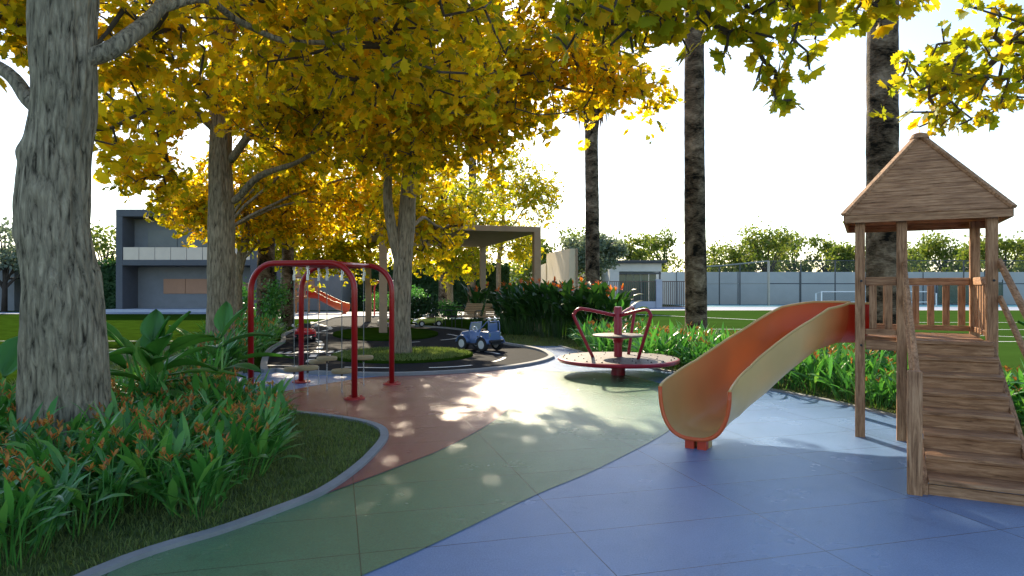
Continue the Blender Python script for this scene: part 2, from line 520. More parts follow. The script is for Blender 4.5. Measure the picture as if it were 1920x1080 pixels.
def slide_mat():
    """moulded plastic; sky sheen painted in as cream at the foot, shade as red orange by the tower"""
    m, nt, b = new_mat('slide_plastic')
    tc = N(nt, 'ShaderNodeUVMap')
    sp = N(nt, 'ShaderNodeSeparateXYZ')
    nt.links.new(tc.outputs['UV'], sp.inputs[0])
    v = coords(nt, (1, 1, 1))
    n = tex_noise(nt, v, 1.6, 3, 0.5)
    outer = ramp(nt, [(0.0, (0.84, 0.66, 0.28)), (0.56, (0.80, 0.60, 0.27)), (0.68, (0.70, 0.36, 0.13)), (0.80, (0.58, 0.12, 0.03)), (0.90, (0.50, 0.035, 0.010)), (1.0, (0.46, 0.02, 0.008))], sp.outputs['X'])  # outer side: sky reflection and shadow put into the colour
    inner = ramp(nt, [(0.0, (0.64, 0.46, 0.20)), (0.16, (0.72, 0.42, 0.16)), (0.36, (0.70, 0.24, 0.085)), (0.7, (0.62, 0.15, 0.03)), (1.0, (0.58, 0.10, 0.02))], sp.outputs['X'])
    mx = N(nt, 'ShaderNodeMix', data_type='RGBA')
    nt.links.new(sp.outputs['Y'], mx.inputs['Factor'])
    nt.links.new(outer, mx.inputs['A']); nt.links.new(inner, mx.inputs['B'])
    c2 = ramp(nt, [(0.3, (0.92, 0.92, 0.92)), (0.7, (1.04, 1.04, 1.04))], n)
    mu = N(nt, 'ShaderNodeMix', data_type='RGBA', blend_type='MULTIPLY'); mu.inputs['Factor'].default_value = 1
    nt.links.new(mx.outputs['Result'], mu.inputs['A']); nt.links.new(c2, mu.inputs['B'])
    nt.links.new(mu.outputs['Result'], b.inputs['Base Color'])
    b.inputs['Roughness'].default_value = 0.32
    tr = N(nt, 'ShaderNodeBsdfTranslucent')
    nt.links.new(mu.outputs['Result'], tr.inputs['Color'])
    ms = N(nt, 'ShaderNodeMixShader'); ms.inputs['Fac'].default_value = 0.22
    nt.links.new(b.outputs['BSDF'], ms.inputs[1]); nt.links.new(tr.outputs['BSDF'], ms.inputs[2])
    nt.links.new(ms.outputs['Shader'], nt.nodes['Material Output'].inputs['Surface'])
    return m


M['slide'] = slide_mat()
M['slide_rim'] = plain('slide_rim', (0.62, 0.10, 0.02), 0.3, 0.08, 3)
M['slide_red'] = plain('slide_foot_red', (0.55, 0.05, 0.015), 0.35, 0.08, 3)
M['slide_tan'] = plain('slide_foot_tan', (0.60, 0.40, 0.15), 0.35, 0.08, 3)
# ================================================================== GROUND
def struct_sheet(name, poly, z, mat):
    mb = MB(); mb.sheet(poly, z)
    return tag(mb.build(name, mat), kind='structure')


mb = MB()
mb.add([(-500, -120, 0), (500, -120, 0), (500, 900, 0), (-500, 900, 0)], [(0, 1, 2, 3)])
tag(mb.build('ground', M['lawn']), kind='structure')

gp = ground_at
bed_edge = [gp(185, 1080), gp(420, 1000), gp(520, 963), gp(600, 930), gp(660, 890), gp(700, 853), gp(721, 822), gp(706, 803), gp(650, 789), gp(560, 778)]
bed_more = [(-3.4, 8.55), (-4.15, 9.3), (-4.7, 10.6), (-5.05, 12.2)]
left_pts = [(-2.6, 0.5), (-2.62, 2.2)] + bed_edge + bed_more
left_curve = [tuple(p)[:2] for p in catmull(left_pts, 6, closed=False)]
road_near = [gp(520, 697.5), gp(560, 701), gp(660, 705), gp(760, 705.5), gp(860, 701), gp(940, 694), gp(1000, 684.5), gp(1028, 676), gp(1033, 670), gp(1015, 660), gp(985, 653), gp(945, 646)]
right_edge = [gp(1050, 650), gp(1100, 664), (2.62, 13.3), (3.2, 12.0), gp(1420, 728), gp(1560, 755), gp(1680, 783), (5.4, 6.2), (6.2, 4.0), (6.8, 2.0), (7.0, 0.5)]
rub_poly = left_curve + [gp(495, 697)] + road_near + [gp(970, 649)] + [tuple(p)[:2] for p in catmull(right_edge, 5, closed=False)]
struct_sheet('rubber_playground', rub_poly, 0.012, M['rubber_blue'])
# behind the camera the surface goes on
struct_sheet('rubber_playground_rear', [(-2.6, -12), (7.0, -12), (7.0, 0.5), (-2.6, 0.5)], 0.012, M['rubber_blue'])

rg = [gp(564, 947.5), gp(660, 912), gp(751.7, 877), gp(835, 843), gp(918, 797.5), gp(964, 760), gp(982, 737), gp(983, 722), gp(968, 708)]
_unused = [(-2.35, 3.3)] + [gp(300, 1048), gp(420, 1003), gp(520, 966)]
gb = [gp(691, 1079), gp(818, 1022), gp(1001.7, 933), gp(1126.7, 879), gp(1251.7, 812), gp(1300, 770), gp(1275, 735), gp(1190, 708), gp(1110, 699), gp(1040, 698)]
gpoly = [tuple(p)[:2] for p in catmull([(-1.95, 2.2), (-1.2, 3.13)] + gb, 6, closed=False)] + [gp(1000, 692), gp(968, 700)]
inner_left = [(p[0] + 0.03, p[1]) for p in left_curve]
bottom_left = [p for p in left_curve if 2.2 <= p[1] and p[1] <= 4.95 and p[0] > -2.7]
gpoly = gpoly + [tuple(p)[:2] for p in catmull(list(reversed(rg)), 6, closed=False)] + list(reversed(bottom_left)) + [(-2.62, 1.6)]
struct_sheet('rubber_green_area', gpoly, 0.016, M['rubber_green'])
bed_side = [p for p in left_curve if 4.9 < p[1] < 12.0]
red_top = [gp(455, 744), gp(509, 740), gp(598, 724), gp(672, 712), gp(720, 707)]
rn = [p for p in road_near[3:6]]
rpoly = [tuple(p)[:2] for p in catmull(rg, 6, closed=False)] + list(reversed([(p[0], p[1] - 0.0) for p in rn])) \
    + list(reversed([tuple(p)[:2] for p in catmull(red_top, 5, closed=False)])) + list(reversed([p for p in left_curve if 4.8 < p[1] < 9.55]))
struct_sheet('rubber_red_area', rpoly, 0.020, M['rubber_red'])

# kerbs of the near planting bed
mb = MB(); ribbon(mb, left_curve, 0.085, 0.0, 0.045)
tag(mb.build('kerb', M['kerb'], smooth='auto'), kind='structure')
mb = MB(); ribbon(mb, [tuple(p)[:2] for p in catmull(right_edge, 5, closed=False)], 0.09, 0.0, 0.035)
tag(mb.build('kerb', M['kerb'], smooth='auto'), kind='structure')

# bed of dark soil and grass at the left
bpoly = left_curve + [gp(495, 697), (-5.6, 13.6), (-7.2, 19.0), (-9.5, 22), (-9.3, 14), (-7.6, 9), (-7.2, 5), (-6.5, 0.5)]
struct_sheet('planting_bed', bpoly, 0.016, M['soil'])
# planting strip on the right
spoly = [tuple(p)[:2] for p in catmull(right_edge, 5, closed=False)] + [(9.5, 0.5), (9.3, 6.0), (7.6, 9.5), (6.3, 13), (5.6, 18.4), (3.2, 21.5), (-0.3, 22.5), (-0.6, 19.2), gp(945, 646), gp(970, 649)]
struct_sheet('planting_strip', spoly, 0.008, M['soil'])

# toy road
road = [gp(495, 696)] + road_near + [(-0.55, 20.5), (-1.3, 23.2), (-2.3, 25.2), (-3.9, 27.0), (-5.3, 28.6), (-6.3, 31), (-6.6, 35.5), (-9.2, 35.5), (-8.9, 31), (-8.25, 25.5), (-7.6, 21.9), (-6.7, 19.2), (-6.0, 16.2)]
road_c = [tuple(p)[:2] for p in catmull(road, 6)]
struct_sheet('road', road_c, 0.020, M['asphalt'])
mb = MB(); ribbon(mb, road_c, 0.13, 0.0, 0.075, closed=True)
tag(mb.build('kerb', M['kerb'], smooth='auto'), kind='structure')


def ellipse(cx, cy, rx, ry, n=40, rot=0.0):
    return [(cx + rx * math.cos(t) * math.cos(rot) - ry * math.sin(t) * math.sin(rot),
             cy + rx * math.cos(t) * math.sin(rot) + ry * math.sin(t) * math.cos(rot))
            for t in [2 * math.pi * k / n for k in range(n)]]


isl1 = ellipse(-2.55, 15.35, 1.62, 1.62)
isl2 = ellipse(-4.35, 22.6, 1.75, 3.1, rot=R(14))
for isl in (isl1, isl2):
    mb = MB(); mb.sheet(isl, 0.07)
    ribbon(mb, isl, 0.03, 0.0, 0.07, closed=True)
    tag(mb.build('grass_island', M['lawn']), kind='structure')


def dash_line(mb, pts, on, off, w, z, closed=True):
    pts = [Vector((p[0], p[1], 0)) for p in pts]
    if closed: pts = pts + [pts[0]]
    acc = []; tot = 0
    for a, b in zip(pts, pts[1:]):
        acc.append(tot); tot += (b - a).length
    acc.append(tot)

    def pos(s):
        for i in range(len(pts) - 1):
            if acc[i] <= s <= acc[i + 1] + 1e-6:
                t = (s - acc[i]) / max(1e-6, acc[i + 1] - acc[i])
                return pts[i].lerp(pts[i + 1], t)
        return pts[-1]
    s = 0
    while s + on < tot:
        seg = [pos(s + on * k / 5) for k in range(6)]
        n = len(seg); vs = []
        for i, p in enumerate(seg):
            t = (seg[min(i + 1, n - 1)] - seg[max(i - 1, 0)]).normalized()
            nn = Vector((-t.y, t.x, 0)) * w / 2
            vs += [(p.x - nn.x, p.y - nn.y, z), (p.x + nn.x, p.y + nn.y, z)]
        mb.add(vs, [(2 * i, 2 * i + 2, 2 * i + 3, 2 * i + 1) for i in range(n - 1)])
        s += on + off


mb = MB()
loop1 = catmull([gp(500, 687), gp(620, 690), gp(760, 692), gp(860, 689), gp(925, 680), gp(946, 671), gp(925, 663), gp(880, 659), gp(800, 653.5), gp(735, 650)], 8, closed=False)
dash_line(mb, loop1, 0.95, 0.75, 0.085, 0.0245, False)
loop2 = catmull([gp(735, 646), gp(800, 641), gp(848, 637), gp(859, 633), gp(848, 629), gp(815, 625), gp(780, 622), gp(740, 618)], 8, closed=False)
dash_line(mb, loop2, 1.0, 0.8, 0.085, 0.0245, False)
wig = catmull([gp(580, 681), gp(588, 668), gp(600, 653), gp(602, 645), gp(594, 639), gp(586, 634), gp(592, 626), gp(613, 620), gp(620, 616), gp(606, 611), gp(590, 607), gp(582, 603.5)], 8, closed=False)
dash_line(mb, wig, 0.62, 0.42, 0.16, 0.0245, False)
# give-way bar with hatching and the two small T marks
a0 = Vector((*gp(513, 663.5), 0)); a1 = Vector((*gp(655, 660.5), 0))
dv = (a1 - a0); L = dv.length; dv.normalize(); nv = Vector((-dv.y, dv.x, 0))


def quad(p, q, w):
    t = (q - p).normalized(); n_ = Vector((-t.y, t.x, 0)) * w / 2
    mb.add([(p - n_ + Vector((0, 0, .0245)))[:], (q - n_ + Vector((0, 0, .0245)))[:], (q + n_ + Vector((0, 0, .0245)))[:], (p + n_ + Vector((0, 0, .0245)))[:]], [(0, 1, 2, 3)])


quad(a0 - nv * 0.24, a1 - nv * 0.24, 0.07)
k = 0.1
while k < L - 0.05:
    quad(a0 + dv * k - nv * 0.19, a0 + dv * (k + 0.07) + nv * 0.22, 0.10)
    k += 0.2
for tpx in ((543, 668), (626, 667)):
    c = Vector((*gp(*tpx), 0))
    quad(c - Vector((0.17, 0, 0)), c + Vector((0.17, 0, 0)), 0.07)
    quad(c - Vector((0.03, 0.04, 0)), c - Vector((0.03, 0.36, 0)), 0.08)
b0 = gp(560, 624); 
quad(Vector((-7.35, 23.2, 0)), Vector((-5.9, 22.9, 0)), 0.12)
tag(mb.build('road_markings', M['paint_white']), kind='structure')

# lawns, paths and sports ground
struct_sheet('pale_plaza', [(-14.6, 33.8), (1.5, 33.8), (3.0, 44), (-16.0, 44)], 0.010, M['pave'])
struct_sheet('sports_field', [(4.0, 21), (10.5, 6), (60, 6), (60, 50), (6.0, 50), (4.0, 40)], 0.006, M['turf'])
struct_sheet('path', [(-90, 40.5), (-14.5, 40.5), (-14.5, 43.3), (-90, 43.3)], 0.010, M['pathblue'])
struct_sheet('path_edge', [(-90, 40.1), (-14.5, 40.1), (-14.5, 40.45), (-90, 40.45)], 0.014, M['pave'])
struct_sheet('field_path', [(5.0, 47.5), (80, 47.5), (80, 55), (5.0, 55)], 0.014, M['pathblue'])
struct_sheet('path_edge', [(5.0, 46.6), (80, 46.6), (80, 47.45), (5.0, 47.45)], 0.018, M['pave'])
struct_sheet('tennis_court', [(15, 55.5), (80, 55.5), (80, 63), (15, 63)], 0.018, M['court'])
mb = MB()


def fline(p, q, w):
    p = Vector((*p, 0)); q = Vector((*q, 0)); t = (q - p).normalized(); n_ = Vector((-t.y, t.x, 0)) * w / 2
    z = Vector((0, 0, 0.0105))
    mb.add([p - n_ + z, q - n_ + z, q + n_ + z, p + n_ + z], [(0, 1, 2, 3)])


fline(gp(1180, 589), gp(1480, 603), 0.16)
fline((6.0, 25.4), (40, 24.6), 0.10)
fline((14, 19.5), (40, 19.2), 0.10)
fline((13.5, 30.5), (44, 29.8), 0.12)
fline((13.5, 23.2), (30, 13.2), 0.10)
tag(mb.build('field_lines', M['paint_white']), kind='structure')
mb = MB(); fline((-26, 19.7), (-9, 19.7), 0.06)
tag(mb.build('lawn_line', M['paint_white']), kind='structure')

# ------------------------------------------------------------------ grass
def blades(name, pts, hmin, hmax, w, mat, z=0.02):
    n = len(pts)
    rng = np.random.default_rng(len(name) + n)
    P = np.zeros((n, 3)); P[:, :2] = pts; P[:, 2] = z
    a = rng.uniform(0, 2 * math.pi, n)
    h = rng.uniform(hmin, hmax, n)
    lean = rng.normal(0, 0.45, (n, 2)) * h[:, None]
    d = np.stack([np.cos(a), np.sin(a), np.zeros(n)], 1) * w
    tip = P + np.stack([lean[:, 0], lean[:, 1], h], 1)
    mid = P + np.stack([lean[:, 0] * 0.35, lean[:, 1] * 0.35, h * 0.6], 1)
    V = np.stack([P - d, P + d, mid + d * 0.7, mid - d * 0.7, tip], 1).reshape(-1, 3)
    b = np.arange(n)[:, None] * 5
    me = np_mesh(name, V, [b + np.array([[0, 1, 2, 3]]), b + np.array([[3, 2, 4]])])
    return tag(link_mesh(name, me, mat), kind='stuff')


def in_poly(p, poly):
    x, y = p; c = False; j = len(poly) - 1
    for i in range(len(poly)):
        xi, yi = poly[i]; xj, yj = poly[j]
        if (yi > y) != (yj > y) and x < (xj - xi) * (y - yi) / (yj - yi) + xi: c = not c
        j = i
    return c


def scatter(poly, n, box, seed):
    rr = random.Random(seed); out = []
    while len(out) < n:
        p = (rr.uniform(box[0], box[1]), rr.uniform(box[2], box[3]))
        if in_poly(p, poly): out.append(p)
    return out


bed_in = [(x - 0.07, y) for x, y in bpoly]
tag(blades('grass', scatter(bed_in, 34000, (-4.6, -1.3, 3.2, 9.0), 1), 0.02, 0.06, 0.004, M['grass_blade'], 0.014), 'short dark grass in the near planting bed beside the curved kerb', 'grass')
tag(blades('grass', scatter([(x * 0.985 - 0.04, y * 0.995 + .07) for x, y in isl1], 9000, (-4.3, -0.8, 13.6, 17.1), 2), 0.02, 0.06, 0.006, M['grass_blade'], 0.068), 'short grass on the oval island round the tree trunk', 'grass')
tag(blades('grass', scatter(bed_in, 9000, (-8.5, -4.4, 8.5, 19.0), 3), 0.04, 0.12, 0.007, M['grass_blade'], 0.014), 'grass in the bed along the left side of the toy road', 'grass')
tag(blades('grass', scatter(spoly, 12000, (-0.6, 8.0, 5.0, 22.0), 4), 0.03, 0.10, 0.006, M['grass_blade'], 0.006), 'grass under the flowering plants along the right strip', 'grass')
# ================================================================== PLAY TOWER
H_T = 1.6
YAW = -R(28.3)
S = 1.15                    # side of the tower
A = (3.73, 7.03)
PLAT = 1.08


def build_tower(name, loc, rz, label, slide_pts, scale=1.0, mirror=False):
    T = empty(name, loc, rz)
    T.scale = (-scale if mirror else scale, scale, scale)
    tag(T, label, 'play tower')
    pw = 0.095
    eave = 2.36
    bx = 0.385              # the extra post at the left of the stairs
    for (x, y) in ((0, 0), (S, 0), (0, S), (S, S)):
        m = MB(); m.box((x, y, eave / 2), (pw, pw, eave)); po = m.build('post', M['wood_z'], T, bevel=0.008)
        for zb in (PLAT - 0.09, 1.675):
            m = MB(); m.lathe([(0.013, 0.0), (0.012, 0.006), (0.0, 0.009)], 10, (x + 0.012, y - pw / 2, zb), Matrix.Rotation(R(90), 3, 'X')); m.build('bolt', M['black_metal'], po)
    m = MB(); m.box((bx, 0, eave / 2), (pw, pw, eave)); m.build('post', M['wood_z'], T, bevel=0.008)
    # deck
    m = MB()
    for k in range(8):
        y = pw / 2 + 0.005 + (S - pw) * (k + 0.5) / 8
        m.box((S / 2, y, PLAT - 0.016), (S - 0.10, (S - pw) / 8 - 0.008, 0.032))
    dk = m.build('deck', M['wood_x'], T, bevel=0.004)
    m = MB()
    for yy_ in (-0.004, S + 0.004):
        m = MB(); m.box((S / 2, yy_, PLAT - 0.085), (S - pw - 0.004, 0.045, 0.10)); m.build('beam', M['wood_x'], T, bevel=0.005)
    for xx_ in (0.004, S - 0.004):
        m = MB(); m.box((xx_, S / 2, PLAT - 0.085), (0.045, S - pw - 0.004, 0.10)); m.build('beam', M['wood_y'], T, bevel=0.005)

    # railings
    def railing(p, q, n, mat):
        m = MB()
        p = Vector(p); q = Vector(q)
        m.beam(p + Vector((0, 0, 1.675)), q + Vector((0, 0, 1.675)), 0.05, 0.085)
        r = m.build('railing', mat, T, bevel=0.006)
        m = MB(); m.beam(p + Vector((0, 0, PLAT + 0.055)), q + Vector((0, 0, PLAT + 0.055)), 0.045, 0.06)
        m.build('bottom_rail', mat, r, bevel=0.006)
        for k in range(n):
            c = p.lerp(q, (k + 0.5) / n)
            m = MB()
            m.box((c.x, c.y, (PLAT + 0.088 + 1.63) / 2), (0.07 if abs(p.y - q.y) < .01 else 0.026, 0.026 if abs(p.y - q.y) < .01 else 0.07, 1.63 - PLAT - 0.088))
            m.build('baluster', M['wood_z'], r, bevel=0.004)
    h = pw / 2 + 0.001
    railing((h, S, 0), (S - h, S, 0), 7, M['wood_x'])
    railing((S, h, 0), (S, S - h, 0), 6, M['wood_y'])
    railing((h, 0, 0), (bx - h, 0, 0), 2, M['wood_x'])
    # roof: four boarded slopes with hip trims
    oh = 0.155
    ap = Vector((S / 2, S / 2, 3.30)); ez = 2.37
    cor = [Vector((-oh, -oh, ez)), Vector((S + oh, -oh, ez)), Vector((S + oh, S + oh, ez)), Vector((-oh, S + oh, ez))]
    for k in range(4):
        a, b = cor[k], cor[(k + 1) % 4]
        m = MB()
        rows = 15
        nrm = (b - a).cross(ap - a).normalized()
        for i in range(rows):
            t0 = i / rows; t1 = (i + 1) / rows - 0.0015
            t1 = min(t1, 0.985)
            th = 0.024
            lo, hi = 0.004, 0.001     # each board laps over the next
            q0, q1 = a.lerp(ap, t0), b.lerp(ap, t0); q3, q2 = a.lerp(ap, t1), b.lerp(ap, t1)
            vs = [q0 + nrm * lo, q1 + nrm * lo, q2 + nrm * hi, q3 + nrm * hi]
            vs += [v - nrm * th for v in vs]
            m.add(vs, [(0, 1, 2, 3), (7, 6, 5, 4), (0, 4, 5, 1), (1, 5, 6, 2), (2, 6, 7, 3), (3, 7, 4, 0)])
        m.build('roof_slope', M['wood_x'] if k % 2 == 0 else M['wood_y'], T)
    m = MB()
    for k in range(4):
        m.beam(cor[k] + Vector((0, 0, 0.006)), ap + Vector((0, 0, 0.004)), 0.07, 0.035)
    m.build('hip_trim', M['wood_y'], T, bevel=0.006)
    m = MB()
    m.lathe([(0.10, 3.25), (0.075, 3.30), (0.03, 3.318), (0.0, 3.322)], 12, (S / 2, S / 2, 0))
    m.build('roof_cap', M['wood_x'], T, smooth='auto')
    m = MB()
    i = oh - 0.02
    for k in range(4):
        a, b = cor[k], cor[(k + 1) % 4]
        c = Vector((S / 2, S / 2, ez)); a2 = a.lerp(c, 0.02); b2 = b.lerp(c, 0.02)
        m.beam(a2 - Vector((0, 0, 0.045)), b2 - Vector((0, 0, 0.045)), 0.028, 0.075)
    m.build('eaves_board', M['wood_x'], T)
    # staircase
    st = MB()
    run = 1.95; n = 8; x0 = bx + 0.05; x1 = S + 0.02
    W = x1 - x0
    rise = PLAT / n; going = run / n
    yend = -0.05 - run
    for xx in (x0 + 0.02, x1 - 0.02):
        prof = [(-0.05, PLAT - 0.03), (-0.05, PLAT - 0.22), (yend + 0.16, 0.0), (yend - 0.02, 0.0), (yend - 0.02, 0.10)]
        vs = [(xx - 0.019, y, z) for y, z in prof] + [(xx + 0.019, y, z) for y, z in prof]
        k = len(prof)
        st.add(vs, [tuple(range(k)), tuple(range(2 * k - 1, k - 1, -1))] + [(i, i + k, (i + 1) % k + k, (i + 1) % k) for i in range(k)])
    stair = st.build('staircase', M['wood_y'], T, bevel=0.004)
    for k in range(n):
        m = MB()
        yc = -0.05 - going * (n - 1 - k) - going / 2 
        zt = rise * (k + 1)
        m.box(((x0 + x1) / 2, yc - 0.012, zt - 0.016), (W - 0.082, going + 0.03, 0.032))
        m.box(((x0 + x1) / 2, yc - going / 2 + 0.014, zt - 0.033 - (rise - 0.033) / 2 - 0.012), (W - 0.082, 0.024, rise - 0.033 + (0.024 if k else 0)))
        if k < n - 1: m.build('step', M['wood_x'], stair, bevel=0.004)
        else: m.build('step', M['wood_x'], stair, bevel=0.004)
    # stringer faces beside the steps
    m = MB(); m.box((bx, yend - 0.02, 0.48), (0.10, 0.10, 0.96)); m.build('newel_post', M['wood_z'], T, bevel=0.008)
    m = MB(); m.box((S + 0.11, yend - 0.02, 0.48), (0.10, 0.10, 0.96)); m.build('newel_post', M['wood_z'], T, bevel=0.008)
    for xa, xb in ((bx, bx), (S + 0.03, S + 0.11)):
        m = MB()
        sx = 0.02 if xa == bx else 0.03
        m.beam((xa + sx, 0.0, 1.86), (xb + sx, yend + 0.02, 0.90), 0.04, 0.075)
        m.build('handrail', M['wood_y'], T, bevel=0.01)
        m = MB()
        m.beam((xa + sx, -0.05, 1.50), (xb + sx, yend + 0.03, 0.56), 0.035, 0.07)
        m.build('handrail', M['wood_y'], T, bevel=0.01)
    return T


SL = None


def build_slide(parent, inv, path, widths, floor_z, rim_z, foot, name='slide', fade_start=0.0):
    """half-pipe swept along a curve given in world metres, then moved into the parent's frame"""
    pts = catmull(path, 10, closed=False)
    n = len(pts)
    ks = 24

    def samp(arr, t):
        x = t * (len(arr) - 1); i = min(int(x), len(arr) - 2); f = x - i
        f2 = f
        return arr[i] * (1 - f2) + arr[i + 1] * f2
    prof_w, rows_in, rows_out, tt = [], [], [], []
    for i, p in enumerate(pts):
        t = i / (n - 1)
        tan = (pts[min(i + 1, n - 1)] - pts[max(i - 1, 0)]); tan.z = 0; tan.normalize()
        side = Vector((-tan.y, tan.x, 0))       # left of travel
        w = samp(widths, t) / 2; fz = samp(floor_z, t); rz = samp(rim_z, t)
        for th, rows in ((0.0, rows_in), (0.022, rows_out)):
            row = []
            for k in range(ks + 1):
                a = math.pi * k / ks
                cx = math.cos(a); sz = math.sin(a)
                e = 0.72
                x = (abs(cx) ** e) * (1 if cx > 0 else -1) * (w + th)
                z = rz - (rz - fz + th) * (sz ** 0.85) if sz > 1e-6 else rz
                if k == ks: cx = -1; x = -(w + th)
                row.append(Vector((p.x, p.y, 0)) + side * x + Vector((0, 0, z)))
            rows.append(row)
        tt.append(t)
    me_v = []; fs = []; uv = []
    K = ks + 1
    for i in range(n): me_v += rows_in[i]
    for i in range(n): me_v += rows_out[i]
    off = n * K
    kind = []
    for i in range(n - 1):
        for k in range(ks):
            a, b, c, d = i * K + k, i * K + k + 1, (i + 1) * K + k + 1, (i + 1) * K + k
            fs.append((a, b, c, d)); kind.append(1)
            fs.append((off + d, off + c, off + b, off + a)); kind.append(0)
    me_v = [inv @ v for v in me_v]
    me = bpy.data.meshes.new(name); me.from_pydata(me_v, [], fs); me.update()
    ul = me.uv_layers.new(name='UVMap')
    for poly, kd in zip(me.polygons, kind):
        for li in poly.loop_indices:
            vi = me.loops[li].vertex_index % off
            ul.data[li].uv = (fade_start + (1 - fade_start) * (1 - tt[vi // K]), kd)  # U picks the painted sheen-to-shade tone along the slide
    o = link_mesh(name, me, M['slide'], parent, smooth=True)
    # rounded rim along both edges and round the lip
    rim = [r[0].lerp(q[0], 0.5) for r, q in zip(rows_in, rows_out)]
    rim2 = [r[-1].lerp(q[-1], 0.5) for r, q in zip(rows_in, rows_out)]
    lip = [r.lerp(q, 0.5) for r, q in zip(rows_in[-1], rows_out[-1])]
    m = MB(); m.tube([inv @ v for v in rim], 0.015, 8); m.tube([inv @ v for v in rim2], 0.015, 8)
    m.build('slide_edge', M['slide_tan'], o, smooth=True)
    m = MB(); m.tube([inv @ v for v in lip], 0.021, 8)
    m.build('slide_lip', M['slide_rim'], o, smooth=True)
    if foot:
        p = pts[-1]; tan = (pts[-1] - pts[-4]); tan.z = 0; tan.normalize(); side = Vector((-tan.y, tan.x, 0))
        b = pts[-1] - tan * 0.10
        f0 = floor_z[-1]
        rot = inv.to_3x3() @ Matrix((side, tan, Vector((0, 0, 1)))).transposed()
        for sgn, dx in ((1, 0.06), (1, -0.06)):
            m = MB(); m.box(inv @ (b + side * dx + Vector((0, 0, f0 / 2 - 0.012))), (0.09, 0.10, f0 - 0.024), rot)
            m.build('slide_foot', M['slide_red'], o, bevel=0.008)
        m = MB(); m.box(inv @ (b + tan * -0.115 + Vector((0, 0, f0 / 2))), (0.22, 0.12, f0), rot)
        m.build('slide_foot', M['slide_tan'], o, bevel=0.008)
    return o


tower = build_tower('play_tower', (A[0], A[1], 0), YAW, 'brown timber play tower with pyramid roof, plank stairs and curved orange slide in the foreground', None)
inv = (Matrix.Translation((A[0], A[1], 0)) @ Matrix.Rotation(YAW, 4, 'Z')).inverted()
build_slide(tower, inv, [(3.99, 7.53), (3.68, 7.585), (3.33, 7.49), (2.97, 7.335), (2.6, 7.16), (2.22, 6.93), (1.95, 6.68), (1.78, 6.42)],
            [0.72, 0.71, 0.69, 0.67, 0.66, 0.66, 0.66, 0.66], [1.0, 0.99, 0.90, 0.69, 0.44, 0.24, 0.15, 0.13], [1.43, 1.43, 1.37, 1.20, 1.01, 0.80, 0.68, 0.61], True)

# the second, smaller looking tower far down the path
tower2 = build_tower('play_tower', (-13.9, 41.6, 0), R(-40), 'far wooden play tower with orange slide on the sunlit plaza beyond the toy road', None)
inv2 = (Matrix.Translation((-13.9, 41.6, 0)) @ Matrix.Rotation(R(-40), 4, 'Z')).inverted()
build_slide(tower2, inv2, [(-12.75, 41.35), (-12.2, 41.15), (-11.5, 40.9), (-10.8, 40.6), (-10.2, 40.3)], [0.7] * 5, [1.02, .95, .62, .3, .13], [1.43, 1.4, 1.08, .78, .62], True, fade_start=0.78)

# ================================================================== CLIMBING FRAME (red arches with hanging discs)
fr = empty('climbing_frame', (0, 0, 0))
tag(fr, 'red tubular climbing frame with six hanging stepping discs on the red rubber', 'climbing frame')
P1 = Vector((-3.89, 9.77, 0)); P2 = Vector((-2.25, 9.37, 0)); P3 = Vector((-3.54, 11.02, 0)); P4 = Vector((-1.98, 10.80, 0))


def arch_pts(p, q, top, r):
    d = (q - p); L = d.length; d.normalize(); out = [p.copy()]
    out.append(p + Vector((0, 0, top - r)))
    for k in range(1, 9):
        a = math.pi / 2 * k / 8
        out.append(p + d * (r - r * math.cos(a)) + Vector((0, 0, top - r + r * math.sin(a))))
    for k in range(0, 9):
        a = math.pi / 2 * (1 - k / 8)
        out.append(q - d * (r - r * math.cos(a)) + Vector((0, 0, top - r + r * math.sin(a))))
    out.append(q.copy())
    return out


TOPZ = 1.965
for p, q in ((P1, P2), (P3, P4)):
    m = MB(); m.tube(arch_pts(p, q, TOPZ, 0.40), 0.043, 16)
    ao = m.build('arch', M['red_paint'], fr, smooth=True)
    for e in (p, q):
        m = MB(); m.lathe([(0.15, 0.018), (0.15, 0.036), (0.125, 0.042), (0.0, 0.042)], 24, e)
        for k in range(4):
            a = R(45 + 90 * k)
            m.lathe([(0.014, 0.04), (0.014, 0.06), (0, 0.062)], 8, e + Vector((0.11 * math.cos(a), 0.11 * math.sin(a), 0)))
        m.build('foot_plate', M['red_worn'], fr, smooth='auto')
ud = (P2 - P1); LU = ud.length; ud.normalize()
ud2 = (P4 - P3).normalized()
discs = {0.48: ((0.30, 0.36), (1.0, 0.40)), 0.86: ((0.06, 0.42), (0.62, 0.50)), 1.24: ((0.40, 0.34), (1.15, 0.47))}
rr = random.Random(5)
